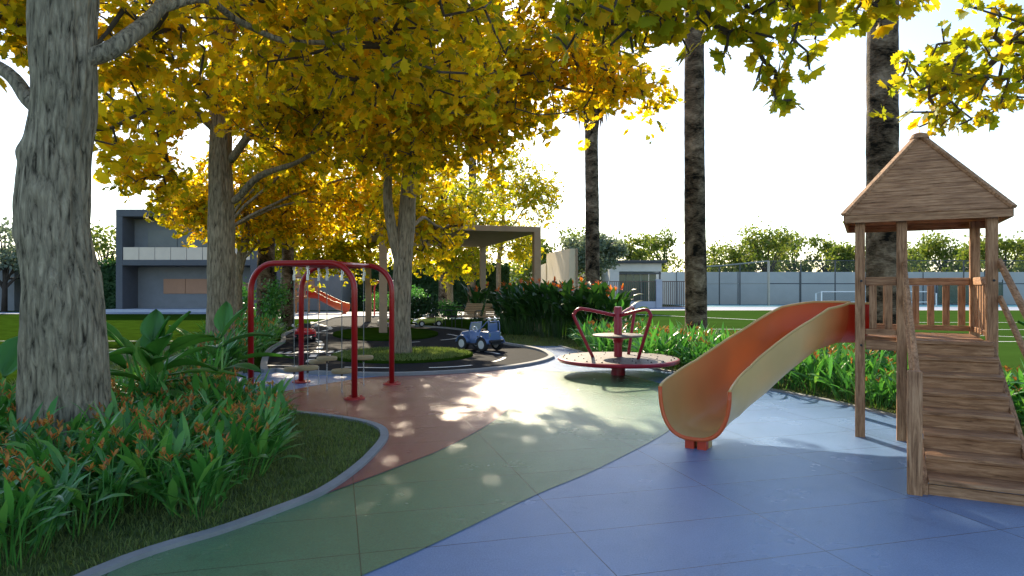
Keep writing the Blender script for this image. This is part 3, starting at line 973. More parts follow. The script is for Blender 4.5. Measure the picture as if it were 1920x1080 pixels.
for u, lst in discs.items():
    a = P1 + ud * u; b = P3 + ud2 * u * 0.95
    m = MB(); m.tube([a + Vector((0, 0, TOPZ)), b + Vector((0, 0, TOPZ))], 0.038, 14)
    m.build('crossbar', M['red_paint'], fr, smooth=True)
    vd = (b - a).normalized(); LV = (b - a).length
    for v, z in lst:
        c = a + vd * min(v + 0.08, LV - 0.06)
        m = MB()
        m.lathe([(0.0, z - 0.03), (0.135, z - 0.03), (0.155, z - 0.02), (0.158, z + 0.012), (0.145, z + 0.028), (0.03, z + 0.034), (0.0, z + 0.034)], 28, c)
        dsk = m.build('stepping_disc', M['pod'], fr, smooth='auto')
        m = MB(); m.tube([c + Vector((0, 0, z + 0.03)), c + Vector((0, 0, TOPZ - 0.24))], 0.0065, 6)
        m.build('cable', M['cable'], dsk)
        m = MB()
        m.box(c + Vector((0, 0, TOPZ - 0.055)), (0.03, 0.05, 0.06)); m.tube([c + Vector((0, 0, TOPZ - 0.08)), c + Vector((0, 0, TOPZ - 0.17))], 0.012, 8)
        m.box(c + Vector((0, 0, TOPZ - 0.205)), (0.034, 0.034, 0.085))
        m.tube([c + Vector((0.02, 0, TOPZ - 0.10)), c + Vector((0.025, 0, TOPZ - 0.16)), c + Vector((0.0, 0, TOPZ - 0.19))], 0.006, 6)
        m.build('hanger', M['steel'], dsk)
        m = MB(); m.tube([c + Vector((0, 0, z - 0.02)), c + Vector((0, 0, z - 0.075))], 0.016, 8)
        m.build('clamp', M['black_metal'], dsk)
        m = MB()
        k = 0; zz = z - 0.08
        while zz > 0.05:
            rot = Matrix.Rotation(R(90 * (k % 2)), 3, 'Z')
            ring = [c + rot @ Vector((0.0085 * math.cos(t), 0, 0.019 * math.sin(t))) + Vector((0, 0, zz - 0.018)) for t in [2 * math.pi * j / 8 for j in range(8)]]
            m.tube(ring, 0.0032, 5, closed=True)
            zz -= 0.028; k += 1
        m.tube([c + Vector((0, 0, 0.018)), c + Vector((0, 0, 0.05))], 0.010, 8)
        m.build('anchor_chain', M['steel'], dsk)

# ================================================================== MERRY-GO-ROUND
mg = empty('merry_go_round', (1.94, 12.0, 0), R(8))
tag(mg, 'crimson spinning merry-go-round with tread plate disc, handle loops and small round table', 'merry-go-round')
m = MB(); m.lathe([(0.13, 0.0), (0.13, 0.02), (0.125, 0.22), (0.16, 0.255)], 28); m.build('pedestal', M['mgr_red'], mg, smooth='auto')
m = MB(); m.lathe([(0.0, 0.25), (0.90, 0.255), (1.05, 0.252), (1.09, 0.262), (1.105, 0.295), (1.092, 0.322), (1.06, 0.330)], 72); m.build('rim', M['mgr_red'], mg, smooth='auto')
m = MB(); m.lathe([(0.0, 0.345), (0.5, 0.342), (1.0, 0.333), (1.062, 0.331)], 72)
rr = random.Random(3)
disc = m.build('floor_disc', M['chequer'], mg, smooth='auto')
m = MB()
for ring_r, nb in ((1.0, 22), (0.72, 14), (0.4, 8)):
    for k in range(nb):
        a = 2 * math.pi * k / nb + ring_r
        m.lathe([(0.013, 0.335), (0.012, 0.352), (0, 0.356)], 8, (ring_r * math.cos(a), ring_r * math.sin(a), 0.0))
m.build('floor_bolts', M['black_metal'], disc)
m = MB(); m.lathe([(0.075, 0.34), (0.075, 1.235), (0.068, 1.255), (0.0, 1.262)], 28); m.build('centre_post', M['mgr_red'], mg, smooth='auto')
m = MB(); m.lathe([(0.08, 0.60), (0.10, 0.655), (0.22, 0.69), (0.24, 0.715), (0.078, 0.715)], 28); m.build('table_bracket', M['mgr_red'], mg, smooth='auto')
m = MB(); m.lathe([(0.07, 0.717), (0.44, 0.717), (0.462, 0.725), (0.462, 0.742), (0.45, 0.75), (0.07, 0.752)], 48); m.build('table_disc', M['chequer'], mg, smooth='auto')
for ang in (178, 297, 50):
    a = R(ang); dx, dy = math.cos(a), math.sin(a)
    pr = [(0.07, 1.10), (0.60, 1.215), (0.74, 1.205), (0.79, 1.14), (0.78, 1.05), (0.50, 0.34)]
    if ang == 178: pr = [(0.07, 1.10), (0.62, 1.215), (0.76, 1.20), (0.81, 1.13), (0.80, 1.04), (0.47, 0.34)]
    pts = catmull([(x * dx, x * dy, z) for x, z in pr], 6, closed=False)
    m = MB(); m.tube(pts, 0.030, 12); m.build('handle_loop', M['mgr_red'], mg, smooth=True)

# ================================================================== TOY JEEP
def wheel(parent, x, y, r, w, rim_m, name='wheel', spokes=5):
    rot = Matrix.Rotation(R(90), 3, 'X')
    m = MB()
    m.lathe([(r * 0.60, -w / 2), (r * 0.86, -w / 2), (r * 0.97, -w * 0.38), (r, -w * 0.2), (r, w * 0.2), (r * 0.97, w * 0.38), (r * 0.86, w / 2), (r * 0.60, w / 2), (r * 0.58, 0), (r * 0.60, -w / 2)], 28, (x, y, r), rot, caps=False)
    t = m.build(name, M['black_rubber'], parent, smooth='auto')
    m = MB()
    for s in (-1, 1):
        m.lathe([(r * 0.60, s * w * 0.46), (r * 0.54, s * w * 0.49), (r * 0.50, s * w * 0.40), (r * 0.18, s * w * 0.36), (r * 0.16, s * w * 0.46), (0.0, s * w * 0.47)], 20, (x, y, r), rot)
        for k in range(spokes):
            a = 2 * math.pi * k / spokes
            m.beam(Vector((x + r * 0.12 * math.cos(a), y - s * w * 0.42, r + r * 0.12 * math.sin(a))), Vector((x + r * 0.52 * math.cos(a), y - s * w * 0.44, r + r * 0.52 * math.sin(a))), r * 0.14, w * 0.10, (0, 1, 0))
    m.build('rim', rim_m, t, smooth='auto')
    return t


jp = empty('toy_jeep', (-0.80, 16.62, 0.024), math.atan2(0.67, -0.74))
tag(jp, 'blue child-size toy jeep with roll bar lamps parked on the toy road', 'toy car')
# local x forward, y left
m = MB()
side = [(-0.52, 0.22), (-0.50, 0.50), (-0.20, 0.50), (-0.17, 0.44), (-0.13, 0.30), (0.12, 0.30), (0.16, 0.47), (0.22, 0.50), (0.46, 0.46), (0.53, 0.40), (0.54, 0.24), (0.42, 0.17), (-0.42, 0.17)]
m.prism(side, -0.215, 0.215)
body = m.build('body', M['jeep_blue'], jp, bevel=0.022)
for s in (-1, 1):
    for wx in (-0.335, 0.365):
        arc = [(wx + 0.225 * math.cos(R(a)), 0.165 + 0.225 * math.sin(R(a))) for a in range(8, 173, 12)]
        arc2 = [(wx + 0.195 * math.cos(R(a)), 0.165 + 0.195 * math.sin(R(a))) for a in range(172, 7, -12)]
        m = MB(); m.prism(arc + arc2, s * 0.20, s * 0.325); m.build('fender', M['jeep_blue'], jp, bevel=0.01)
    m = MB(); m.box((0.015, s * 0.25, 0.175), (0.36, 0.10, 0.03)); m.build('side_step', M['black_rubber'], jp, bevel=0.008)
for wx in (-0.335, 0.365):
    for s in (-1, 1):
        wheel(jp, wx, s * 0.262, 0.175, 0.12, M['alloy'])
m = MB()
for a_, b_ in (((0.20, -0.20, 0.49), (0.14, -0.19, 0.70)), ((0.20, 0.20, 0.49), (0.14, 0.19, 0.70)), ((0.14, -0.19, 0.70), (0.14, 0.19, 0.70)), ((0.2, -0.2, 0.49), (0.2, 0.2, 0.49))):
    m.tube([a_, b_], 0.011, 8)
ws = m.build('windscreen', M['jeep_blue'], jp)
m = MB(); m.add([(0.197, -0.19, 0.50), (0.197, 0.19, 0.50), (0.141, 0.18, 0.695), (0.141, -0.18, 0.695)], [(0, 1, 2, 3)]); m.build('pane', M['glass'], ws)
m = MB()
for s in (-1, 1):
    m.tube(catmull([(-0.10, s * 0.20, 0.48), (-0.30, s * 0.195, 0.64), (-0.42, s * 0.19, 0.74), (-0.47, s * 0.19, 0.72), (-0.49, s * 0.19, 0.49)], 5, closed=False), 0.014, 8)
m.tube([(-0.43, -0.19, 0.74), (-0.43, 0.19, 0.74)], 0.014, 8)
rb = m.build('roll_bar', M['jeep_blue'], jp, smooth=True)
m = MB(); m.box((-0.43, 0, 0.60), (0.012, 0.34, 0.20)); m.build('rear_panel', M['jeep_blue'], jp, bevel=0.005)
for y in (-0.11, 0.11):
    m = MB(); m.lathe([(0, -0.035), (0.035, -0.03), (0.045, 0.0), (0.045, 0.022), (0.0, 0.03)], 16, (-0.42, y, 0.80), Matrix.Rotation(R(90), 3, 'Y')); m.build('roof_lamp', M['chrome'], jp, smooth='auto')
for y in (-0.14, 0.14):
    m = MB(); m.lathe([(0.04, 0.0), (0.045, 0.03), (0.03, 0.045), (0, 0.05)], 16, (0.52, y, 0.38), Matrix.Rotation(R(90), 3, 'Y')); m.build('headlight', M['chrome'], jp, smooth='auto')
for y in (-0.19, 0.19):
    m = MB(); m.box((-0.519, y, 0.42), (0.014, 0.035, 0.09)); m.build('tail_lamp', M['chrome'], jp, bevel=0.004)
m = MB(); m.tube([(-0.56, -0.24, 0.26), (-0.56, 0.24, 0.26)], 0.035, 10); m.box((-0.54, 0, 0.23), (0.05, 0.34, 0.12)); m.build('bumper', M['black_rubber'], jp, smooth='auto')
m = MB(); m.tube([(0.57, -0.24, 0.25), (0.57, 0.24, 0.25)], 0.032, 10); m.build('bumper', M['black_rubber'], jp, smooth='auto')
m = MB(); m.box((-0.12, 0.09, 0.34), (0.18, 0.16, 0.06)); m.box((-0.20, 0.09, 0.45), (0.05, 0.16, 0.20)); m.build('seat', M['black_rubber'], jp, bevel=0.02)
m = MB()
m.tube([(0.10 + 0.07 * math.cos(t) * 0.3, 0.09 + 0.07 * math.sin(t), 0.53 + 0.07 * math.cos(t)) for t in [2 * math.pi * k / 14 for k in range(14)]], 0.010, 6, closed=True)
m.tube([(0.10, 0.09, 0.53), (0.17, 0.09, 0.49)], 0.010, 6)
m.build('steering_wheel', M['chrome'], jp, smooth=True)


def roadster(name, loc, rz, label, bm, open_top=True):
    c = empty(name, loc, rz); tag(c, label, 'toy car')
    # lofted body; x forward
    secs = []
    for x, w, zb, zt, hood in ((-0.60, 0.20, 0.20, 0.33, 0), (-0.55, 0.27, 0.15, 0.37, 0), (-0.38, 0.30, 0.12, 0.40, 0), (-0.18, 0.28, 0.12, 0.36, 0), (0.05, 0.275, 0.12, 0.355, 0), (0.18, 0.285, 0.12, 0.37, 0), (0.38, 0.295, 0.12, 0.35, 0), (0.54, 0.25, 0.14, 0.29, 0), (0.60, 0.17, 0.18, 0.24, 0)):
        sec = []
        for k in range(16):
            a = 2 * math.pi * k / 16
            ca, sa = math.cos(a), math.sin(a)
            y = w * (abs(ca) ** 0.5) * (1 if ca >= 0 else -1)
            z = (zb + zt) / 2 + (zt - zb) / 2 * (abs(sa) ** 0.6) * (1 if sa >= 0 else -1)
            sec.append((x, y, z))
        secs.append(sec)
    m = MB(); vs = [p for s_ in secs for p in s_]; fs = []
    for i in range(len(secs) - 1):
        for k in range(16):
            l = (k + 1) % 16
            fs.append((i * 16 + k, i * 16 + l, (i + 1) * 16 + l, (i + 1) * 16 + k))
    fs.append(tuple(range(15, -1, -1))); fs.append(tuple((len(secs) - 1) * 16 + k for k in range(16)))
    m.add(vs, fs)
    m.build('body', bm, c, smooth=True, subsurf=1)
    for wx in (-0.36, 0.36):
        for s in (-1, 1):
            wheel(c, wx, s * 0.262, 0.125, 0.095, M['alloy'])
            arc = [(wx + 0.16 * math.cos(R(a)), 0.13 + 0.16 * math.sin(R(a))) for a in range(0, 181, 15)]
            arc2 = [(wx + 0.138 * math.cos(R(a)), 0.13 + 0.138 * math.sin(R(a))) for a in range(180, -1, -15)]
            m = MB(); m.prism(arc + arc2, s * 0.23, s * 0.315); m.build('fender', bm, c, bevel=0.008)
    m = MB()
    m.box((-0.06, 0, 0.372), (0.34, 0.40, 0.03)); m.build('cockpit', M['black_rubber'], c, bevel=0.01)
    m = MB(); m.box((-0.19, 0, 0.44), (0.07, 0.34, 0.14)); m.build('seat', M['black_rubber'], c, bevel=0.03)
    m = MB(); m.tube(catmull([(0.17, -0.21, 0.36), (0.11, -0.19, 0.46), (0.10, 0, 0.485), (0.11, 0.19, 0.46), (0.17, 0.21, 0.36)], 5, closed=False), 0.009, 7)
    ws = m.build('windscreen', M['chrome'], c, smooth=True)
    m = MB(); m.add([(0.17, -0.20, 0.365), (0.17, 0.20, 0.365), (0.105, 0.17, 0.475), (0.105, -0.17, 0.475)], [(0, 1, 2, 3)]); m.build('pane', M['glass'], ws)
    for s in (-1, 1):
        m = MB(); m.lathe([(0, -0.02), (0.04, -0.012), (0.045, 0.01), (0, 0.03)], 14, (0.10, s * 0.335, 0.44), Matrix.Rotation(R(90), 3, 'Y')); m.tube([(0.10, s * 0.27, 0.38), (0.10, s * 0.32, 0.43)], 0.008, 6); m.build('mirror', M['car_white'], c, smooth='auto')
        m = MB(); m.lathe([(0.045, 0.0), (0.04, 0.03), (0, 0.045)], 14, (0.50, s * 0.18, 0.285), Matrix.Rotation(R(80), 3, 'Y')); m.build('headlight', M['chrome'], c, smooth='auto')
        m = MB(); m.box((-0.585, s * 0.17, 0.29), (0.03, 0.09, 0.05)); m.build('tail_light', M['tail_light'], c, bevel=0.01)
    m = MB(); m.tube(catmull([(0.55, -0.26, 0.17), (0.62, -0.1, 0.17), (0.62, 0.1, 0.17), (0.55, 0.26, 0.17)], 5, closed=False), 0.018, 8); m.build('bumper', M['chrome'], c, smooth=True)
    m = MB(); m.tube(catmull([(-0.55, -0.27, 0.19), (-0.63, -0.12, 0.18), (-0.63, 0.12, 0.18), (-0.55, 0.27, 0.19)], 5, closed=False), 0.024, 8); m.build('bumper', M['black_rubber'], c, smooth=True)
    return c


roadster('toy_car', (-6.30, 19.95, 0.022), R(108), 'red child-size toy sports car seen from behind on the toy road', M['car_red'])
roadster('toy_car', (-3.45, 27.0, 0.022), R(205), 'yellow-green child-size toy roadster parked beside the bench', M['car_lime'])

# ================================================================== BENCH
bn = empty('park_bench', (-1.74, 26.2, 0), R(-28)); bn.scale = (1.1, 1.1, 1.06)
tag(bn, 'long black metal park bench with two pale slatted backrests and an empty seat frame', 'bench')
for k, x in enumerate((0.0, 0.82)):
    m = MB()
    for i in range(8):
        z = 0.46 + i * 0.062; y = 0.22 + i * 0.034
        m.beam((x - 0.36, y, z), (x + 0.36, y, z), 0.05, 0.016, (0, -0.87, 0.48))
    m.build('backrest', M['bench_wood'], bn, bevel=0.003)
    m = MB()
    for i in range(6):
        m.box((x, -0.20 + i * 0.075, 0.43), (0.72, 0.062, 0.02))
    m.build('seat', M['bench_wood'], bn, bevel=0.003)
    m = MB()
    for dx in (-0.30, 0.30):
        m.tube([(x + dx, 0.235, 0.44), (x + dx, 0.50, 0.93)], 0.012, 7)
        m.tube([(x + dx, -0.22, 0.415), (x + dx, 0.24, 0.415)], 0.012, 7)
    m.build('backrest_frame', M['black_metal'], bn)
for x in (-1.30, -0.86, -0.42, 0.41, 1.22):
    m = MB()
    m.tube([(x, -0.22, 0), (x, -0.22, 0.64), (x, -0.10, 0.66), (x, 0.22, 0.66)], 0.014, 7)
    m.tube([(x, 0.22, 0), (x, 0.22, 0.66)], 0.014, 7)
    m.build('leg', M['black_metal'], bn)
m = MB()
for z in (0.44, 0.64, 0.80):
    m.tube([(-1.30, 0.22, z), (-0.42, 0.22, z)], 0.012, 7)
m.tube([(-1.30, -0.22, 0.42), (1.22, -0.22, 0.42)], 0.012, 7); m.tube([(-1.30, 0.22, 0.42), (1.22, 0.22, 0.42)], 0.012, 7)
m.tube([(-1.30, 0.22, 0.64), (-1.30, 0.22, 0.80)], 0.012, 7); m.tube([(-0.42, 0.22, 0.64), (-0.42, 0.22, 0.80)], 0.012, 7)
m.build('seat_frame', M['black_metal'], bn)

# ================================================================== PERGOLA
pg = empty('pergola', (-4.44, 22.6, 0), math.atan2(1.5, 5.35))
tag(pg, 'tall brown flat-roofed pergola on four square pillars beyond the toy road', 'pergola')
W_, D_, HH = 5.55, 8.7, 3.84
for (x, y) in ((0, 0), (W_, 0), (0, D_), (W_, D_)):
    m = MB(); m.box((x, y, (HH - 0.20) / 2), (0.26, 0.26, HH - 0.20)); m.build('pillar', M['pergola'], pg, bevel=0.012)
m = MB(); m.box((W_ / 2, D_ / 2, HH - 0.10), (W_ + 0.26, D_ + 0.26, 0.20)); m.build('roof', M['pergola'], pg, bevel=0.012)
m = MB()
m.build('roof_rib', M['pergola'], pg) if False else None

# far second red arch frame
f2 = empty('swing_frame', (-7.75, 36.0, 0), R(12))
tag(f2, 'distant dark red arched swing frame standing on the sunlit plaza', 'swing frame')
m = MB(); m.tube(arch_pts(Vector((0, 0, 0)), Vector((1.7, 0, 0)), 1.97, 0.4), 0.043, 12); m.build('arch', M['red_worn'], f2, smooth=True)
m = MB(); m.tube(arch_pts(Vector((0.2, 1.4, 0)), Vector((1.9, 1.4, 0)), 1.97, 0.4), 0.043, 12); m.build('arch', M['red_worn'], f2, smooth=True)
m = MB(); m.tube([(0.9, 0, 1.96), (1.0, 1.4, 1.96)], 0.038, 10); m.build('crossbar', M['red_worn'], f2, smooth=True)
# ================================================================== TREES
def rot_frames(d, rng, roll=None):
    """orthonormal frames with y along d"""
    n = len(d)
    d = d / np.maximum(np.linalg.norm(d, axis=1, keepdims=True), 1e-9)
    r = rng.normal(size=(n, 3))
    x = np.cross(d, r); x /= np.maximum(np.linalg.norm(x, axis=1, keepdims=True), 1e-9)
    z = np.cross(x, d)
    return x, d, z


def stamp(tv, tf, org, x, y, z, s):
    """copies of a template placed at org with frames; returns V and list of faces"""
    n = len(org); k = len(tv)
    V = org[:, None, :] + s[:, None, None] * (tv[None, :, 0:1] * x[:, None, :] + tv[None, :, 1:2] * y[:, None, :] + tv[None, :, 2:3] * z[:, None, :])
    F = [(np.arange(n)[:, None, None] * k + f[None]).reshape(-1, f.shape[1]) for f in tf]
    return V.reshape(-1, 3), F


def fan_template(npt=9, seed=0):
    rr = random.Random(seed)
    vs = [(-0.016, 0, 0), (0.016, 0, 0), (0.022, 0.32, 0.0), (-0.022, 0.32, 0.0), (0, 0.28, 0.0)]
    for k in range(npt):
        a = R(-66 + 132 * k / (npt - 1))
        r = (0.70 if k % 2 == 0 else 0.575) * rr.uniform(0.93, 1.05)
        if k == npt // 2: r = 0.53
        vs.append((r * math.sin(a), 0.28 + r * math.cos(a), 0.10 * (a * a) - 0.04 + (0.03 if k % 2 else -0.02)))
    stalk = np.array([[0, 1, 2, 3]])
    fan = np.array([[4, 5 + k + 1, 5 + k] for k in range(npt - 1)])
    return np.array(vs), [stalk, fan]


FAN = [fan_template(11, s) for s in range(3)]
FAN_LOW = [fan_template(5, s) for s in range(2)]


def grow(limbs, blobs, n, seed, zmin=None):
    """Space filling twigs. limbs: list of [(x,y,z,r)...]; blobs: (centre, radii, weight)."""
    rng = np.random.default_rng(seed)
    nodes = []; parent = []; base_r = []
    for lb in limbs:
        for (a, b) in zip(lb, lb[1:]):
            L = math.dist(a[:3], b[:3]); k = max(1, int(L / 0.35))
            for i in range(k):
                t = i / k
                nodes.append([a[j] * (1 - t) + b[j] * t for j in range(3)]); parent.append(-1); base_r.append(1)
        nodes.append(list(lb[-1][:3])); parent.append(-1); base_r.append(1)
    ws = np.array([b[2] for b in blobs], float); ws /= ws.sum()
    cnt = rng.multinomial(n, ws)
    pts = []
    for (c, r, _), k in zip(blobs, cnt):
        d = rng.normal(size=(k, 3)); d /= np.linalg.norm(d, axis=1, keepdims=True)
        u = rng.uniform(0, 1, k) ** (1 / 2.4)
        pts.append(np.array(c) + d * u[:, None] * np.array(r))
    pts = np.concatenate(pts)
    if zmin is not None: pts[:, 2] = np.maximum(pts[:, 2], zmin + rng.uniform(0, 0.5, len(pts)))
    nd = np.array(nodes)
    dm = np.min(np.linalg.norm(pts[:, None] - nd[None], axis=2), axis=1)
    order = np.argsort(dm)
    allp = np.zeros((len(nodes) + 6 * len(pts), 3)); m = len(nodes); allp[:m] = nd
    par = list(parent)
    tips = []
    for i in order:
        p = pts[i]
        d = np.linalg.norm(allp[:m] - p, axis=1)
        j = int(np.argmin(d)); L = d[j]
        k = max(1, int(L / 0.45))
        k = min(k, 5)
        prev = j; a = allp[j].copy()
        for s in range(1, k + 1):
            t = s / k
            q = a * (1 - t) + p * t
            if s < k: q = q + rng.normal(0, 0.05, 3) + np.array([0, 0, 0.10 * L * t * (1 - t)])
            allp[m] = q; par.append(prev); prev = m; m += 1
        tips.append(prev)
    cnt = np.zeros(m)
    for t in tips: cnt[t] += 1
    for i in range(m - 1, -1, -1):
        if par[i] >= 0: cnt[par[i]] += cnt[i]
    return allp[:m], par, cnt, tips, len(nodes)


def twig_mesh(allp, par, cnt, n0, k=0.0075, rmin=0.005, seg=4):
    m = MB()
    for i in range(n0, len(allp)):
        j = par[i]
        r1 = rmin + k * math.sqrt(cnt[i]); r0 = rmin + k * math.sqrt(cnt[i] if j < n0 else min(cnt[j], cnt[i] * 2.0))
        a = Vector(allp[j]); b = Vector(allp[i])
        if (b - a).length < 1e-4: continue
        m.tube([a, b], [min(r0, 0.06), min(r1, 0.06)], seg, caps=False)
    return m


def leaves_at(tips, allp, par, rng, rosettes, per, size, spread, templ):
    org = []; base = []
    for t in tips:
        p = allp[t]; j = par[t]; q = allp[j] if j >= 0 else p
        for k in range(rosettes):
            u = rng.uniform(0, 1)
            c = p * (1 - u * 0.6) + q * u * 0.6 + rng.normal(0, spread, 3)
            if k == 0: c = p
            base.append(c)
    base = np.array(base)
    nb = len(base)
    ax = rng.normal(size=(nb, 3)); ax[:, 2] -= 0.5
    u0, ax, v0 = rot_frames(ax, rng)
    org = np.repeat(base, per, axis=0)
    n = len(org)
    phi = np.tile(np.arange(per) * 2 * math.pi / per, nb) + rng.normal(0, 0.6, n)
    th = rng.uniform(0.75, 1.75, n)
    A_, U_, W_ = np.repeat(ax, per, 0), np.repeat(u0, per, 0), np.repeat(v0, per, 0)
    rad = U_ * np.cos(phi)[:, None] + W_ * np.sin(phi)[:, None]
    y = A_ * np.cos(th)[:, None] + rad * np.sin(th)[:, None]
    z = A_ * np.sin(th)[:, None] - rad * np.cos(th)[:, None] + rng.normal(0, 0.30, (n, 3))
    x = np.cross(y, z); x /= np.linalg.norm(x, axis=1, keepdims=True)
    z = np.cross(x, y)
    s = size * rng.uniform(0.6, 1.3, n)
    which = rng.integers(0, len(templ), n)
    Vs = []; Fs = []; off = 0
    for w, (tv, tf) in enumerate(templ):
        k = which == w
        V, F = stamp(tv, tf, org[k], x[k], y[k], z[k], s[k])
        Vs.append(V); Fs += [f + off for f in F]; off += len(V)
    return np.concatenate(Vs), Fs


def trunk_mesh(pts, rads, seg=24, rough=0.10, freq=2.0, ridges=0.05, knots=(), seed=0, per=10):
    """tapered, irregular trunk along a curve with ridged surface"""
    P = catmull(pts, per, closed=False)
    n = len(P); m = MB(); vs = []
    for i, p in enumerate(P):
        t = i / (n - 1) * (len(rads) - 1); a = min(int(t), len(rads) - 2); f = t - a
        r = rads[a] * (1 - f) + rads[a + 1] * f
        tan = (P[min(i + 1, n - 1)] - P[max(i - 1, 0)]).normalized()
        u = tan.cross(Vector((0, 1, 0)));
        if u.length < 0.2: u = tan.cross(Vector((1, 0, 0)))
        u.normalize(); w = tan.cross(u)
        for k in range(seg):
            ang = 2 * math.pi * k / seg
            dr = u * math.cos(ang) + w * math.sin(ang)
            q = p + dr * r
            nz = noise.noise(Vector((q.x * freq, q.y * freq, q.z * freq * 0.45 + seed)))
            rd = noise.turbulence(Vector((dr.x * 5 + seed, dr.y * 5, p.z * 1.1)), 3, False) - 0.6
            rr_ = r * (1 + rough * nz + ridges * rd)
            for kc, kr, ka in knots:
                rr_ += ka * math.exp(-((q - Vector(kc)).length / kr) ** 2)
            vs.append(p + dr * rr_)
    fs = []
    for i in range(n - 1):
        for k in range(seg):
            l = (k + 1) % seg
            fs.append((i * seg + k, i * seg + l, (i + 1) * seg + l, (i + 1) * seg + k))
    fs.append(tuple((n - 1) * seg + k for k in range(seg)))
    m.add(vs, [tuple(reversed(f)) for f in fs])
    return m


def limb_tubes(m, limbs, seg=12):
    for lb in limbs:
        pts = catmull([p[:3] for p in lb], 5, closed=False)
        n = len(pts); rad = []
        for i in range(n):
            t = i / (n - 1) * (len(lb) - 1); a = min(int(t), len(lb) - 2); f = t - a
            rad.append((lb[a][3] * (1 - f) + lb[a + 1][3] * f) * (1 + 0.10 * noise.noise(Vector(pts[i]) * 3)))
        pts = [p + Vector((noise.noise(p * 1.3), noise.noise(p * 1.3 + Vector((9, 0, 0))), noise.noise(p * 1.3 + Vector((0, 7, 0))))) * 0.07 * (i > 0) for i, p in enumerate(pts)]
        m.tube(pts, rad, seg, caps=True)


def shade_tree(name, label, trunk_pts, rads, limbs, blobs, n, seed, leaf, bark, rosettes=3, per=6, size=0.2, spread=0.16, templ=None, seg=24, group=None, knots=(), ridges=0.05, per_seg=10, zmin=None, twig_k=0.0055, trunk_seed=0, tseg=4):
    T = empty(name, trunk_pts[0][:3]); tag(T, label, 'tree', group)
    inv = Vector(trunk_pts[0][:3])
    rng = np.random.default_rng(seed + 100)
    m = trunk_mesh([Vector(p) - inv for p in trunk_pts], rads, seg, seed=trunk_seed, ridges=ridges, per=per_seg, knots=[(Vector(c) - inv, r, a) for c, r, a in knots])
    tr = m.build('trunk', M[bark], T, smooth=True)
    lm = MB()
    lb2 = [[(p[0] - inv.x, p[1] - inv.y, p[2] - inv.z, p[3]) for p in lb] for lb in limbs]
    limb_tubes(lm, lb2)
    lm.build('limb', M[bark], T, smooth=True)
    top = trunk_pts[-1]
    bl = [((c[0] - inv.x, c[1] - inv.y, c[2] - inv.z), r, w) for c, r, w in blobs]
    allp, par, cnt, tips, n0 = grow(lb2, bl, n, seed, zmin)
    tw = twig_mesh(allp, par, cnt, n0, k=twig_k, seg=tseg)
    V, F = leaves_at(tips, allp, par, rng, rosettes, per, size, spread, templ or FAN)
    mi = [np.full(len(f), 1 if f.shape[1] == 4 else 0, dtype=np.int32) for f in F]
    tq = np.array(tw.f) + len(V)
    V = np.concatenate([V, np.array(tw.v)]); F = F + [tq]; mi.append(np.full(len(tq), 2, dtype=np.int32))
    me = np_mesh('crown', V, F)
    me.polygons.foreach_set('material_index', np.concatenate(mi))
    link_mesh('crown', me, [M[leaf], M['twig_dark'], M['twig']], T)
    return T


def zt(d, y): return EYE + (540 - y) / FPX * d


# ---- near left trunk
d = 6.4
cx = [128, 126, 121, 112, 103, 103, 106, 112, 117, 119, 120, 121, 123]
yy = [850, 700, 560, 500, 440, 380, 320, 260, 200, 100, 0, -300, -800]
rp = [80, 74, 67, 63, 63, 61, 57, 54, 54, 56, 57, 52, 40]
tp = [at(x, y, d) for x, y in zip(cx, yy)]; tp[0] = (tp[0][0], tp[0][1], 0.0)
shade_tree('ginkgo_tree', 'thick grey ridged trunk in the left flower bed with golden leaves overhead',
           tp, [r / FPX * d for r in rp],
           [[(*at(150, 110, 6.4), 0.10), (*at(215, 85, 6.5), 0.085), (*at(270, 50, 6.8), 0.08), (*at(300, 15, 7.1), 0.07), (*at(340, -20, 7.4), 0.065), (-2.9, 7.9, 5.4, 0.05), (-1.9, 8.4, 5.9, .04)],
            [(*at(300, 15, 7.1), 0.05), (*at(380, 5, 7.5), 0.045), (*at(450, 40, 8.0), 0.04), (*at(560, 75, 8.5), 0.035), (*at(680, 85, 8.9), 0.028)],
            [(*at(95, 220, 6.4), 0.085), (*at(55, 190, 6.5), 0.075), (*at(15, 140, 6.6), 0.07), (*at(-60, 90, 6.8), 0.06), (-6.6, 7.4, 4.9, 0.04)],
            [(-4.35, 6.4, 5.2, 0.2), (-4.9, 7.2, 6.6, 0.12), (-5.8, 8.0, 8.0, 0.07)],
            [(-4.35, 6.4, 6.0, 0.2), (-3.6, 7.2, 7.4, 0.10), (-2.4, 8.2, 8.4, 0.06)]],
           [((-4.0, 7.6, 7.2), (3.8, 3.0, 2.3), 3.2), ((-4.5, 8.2, 4.35), (0.75, 1.0, 0.8), 0.5), ((-1.9, 9.0, 5.1), (2.0, 1.4, 1.05), 1.8), ((-5.6, 7.4, 4.7), (0.75, 0.9, 0.45), 0.5), ((-4.75, 7.9, 3.3), (0.30, 0.5, 0.40), 0.12)],
           620, 11, 'ginkgo', 'bark_grey', rosettes=3, per=5, size=0.165, spread=0.24, seg=120, per_seg=26, ridges=0.09,
           knots=[(at(48, 285, 6.3), 0.10, 0.045), (at(36, 440, 6.35), 0.13, 0.035), (at(138, 700, 5.98), 0.07, 0.03), (at(118, 180, 6.1), 0.05, 0.015), (at(75, 360, 6.1), 0.09, 0.02)], tseg=5)

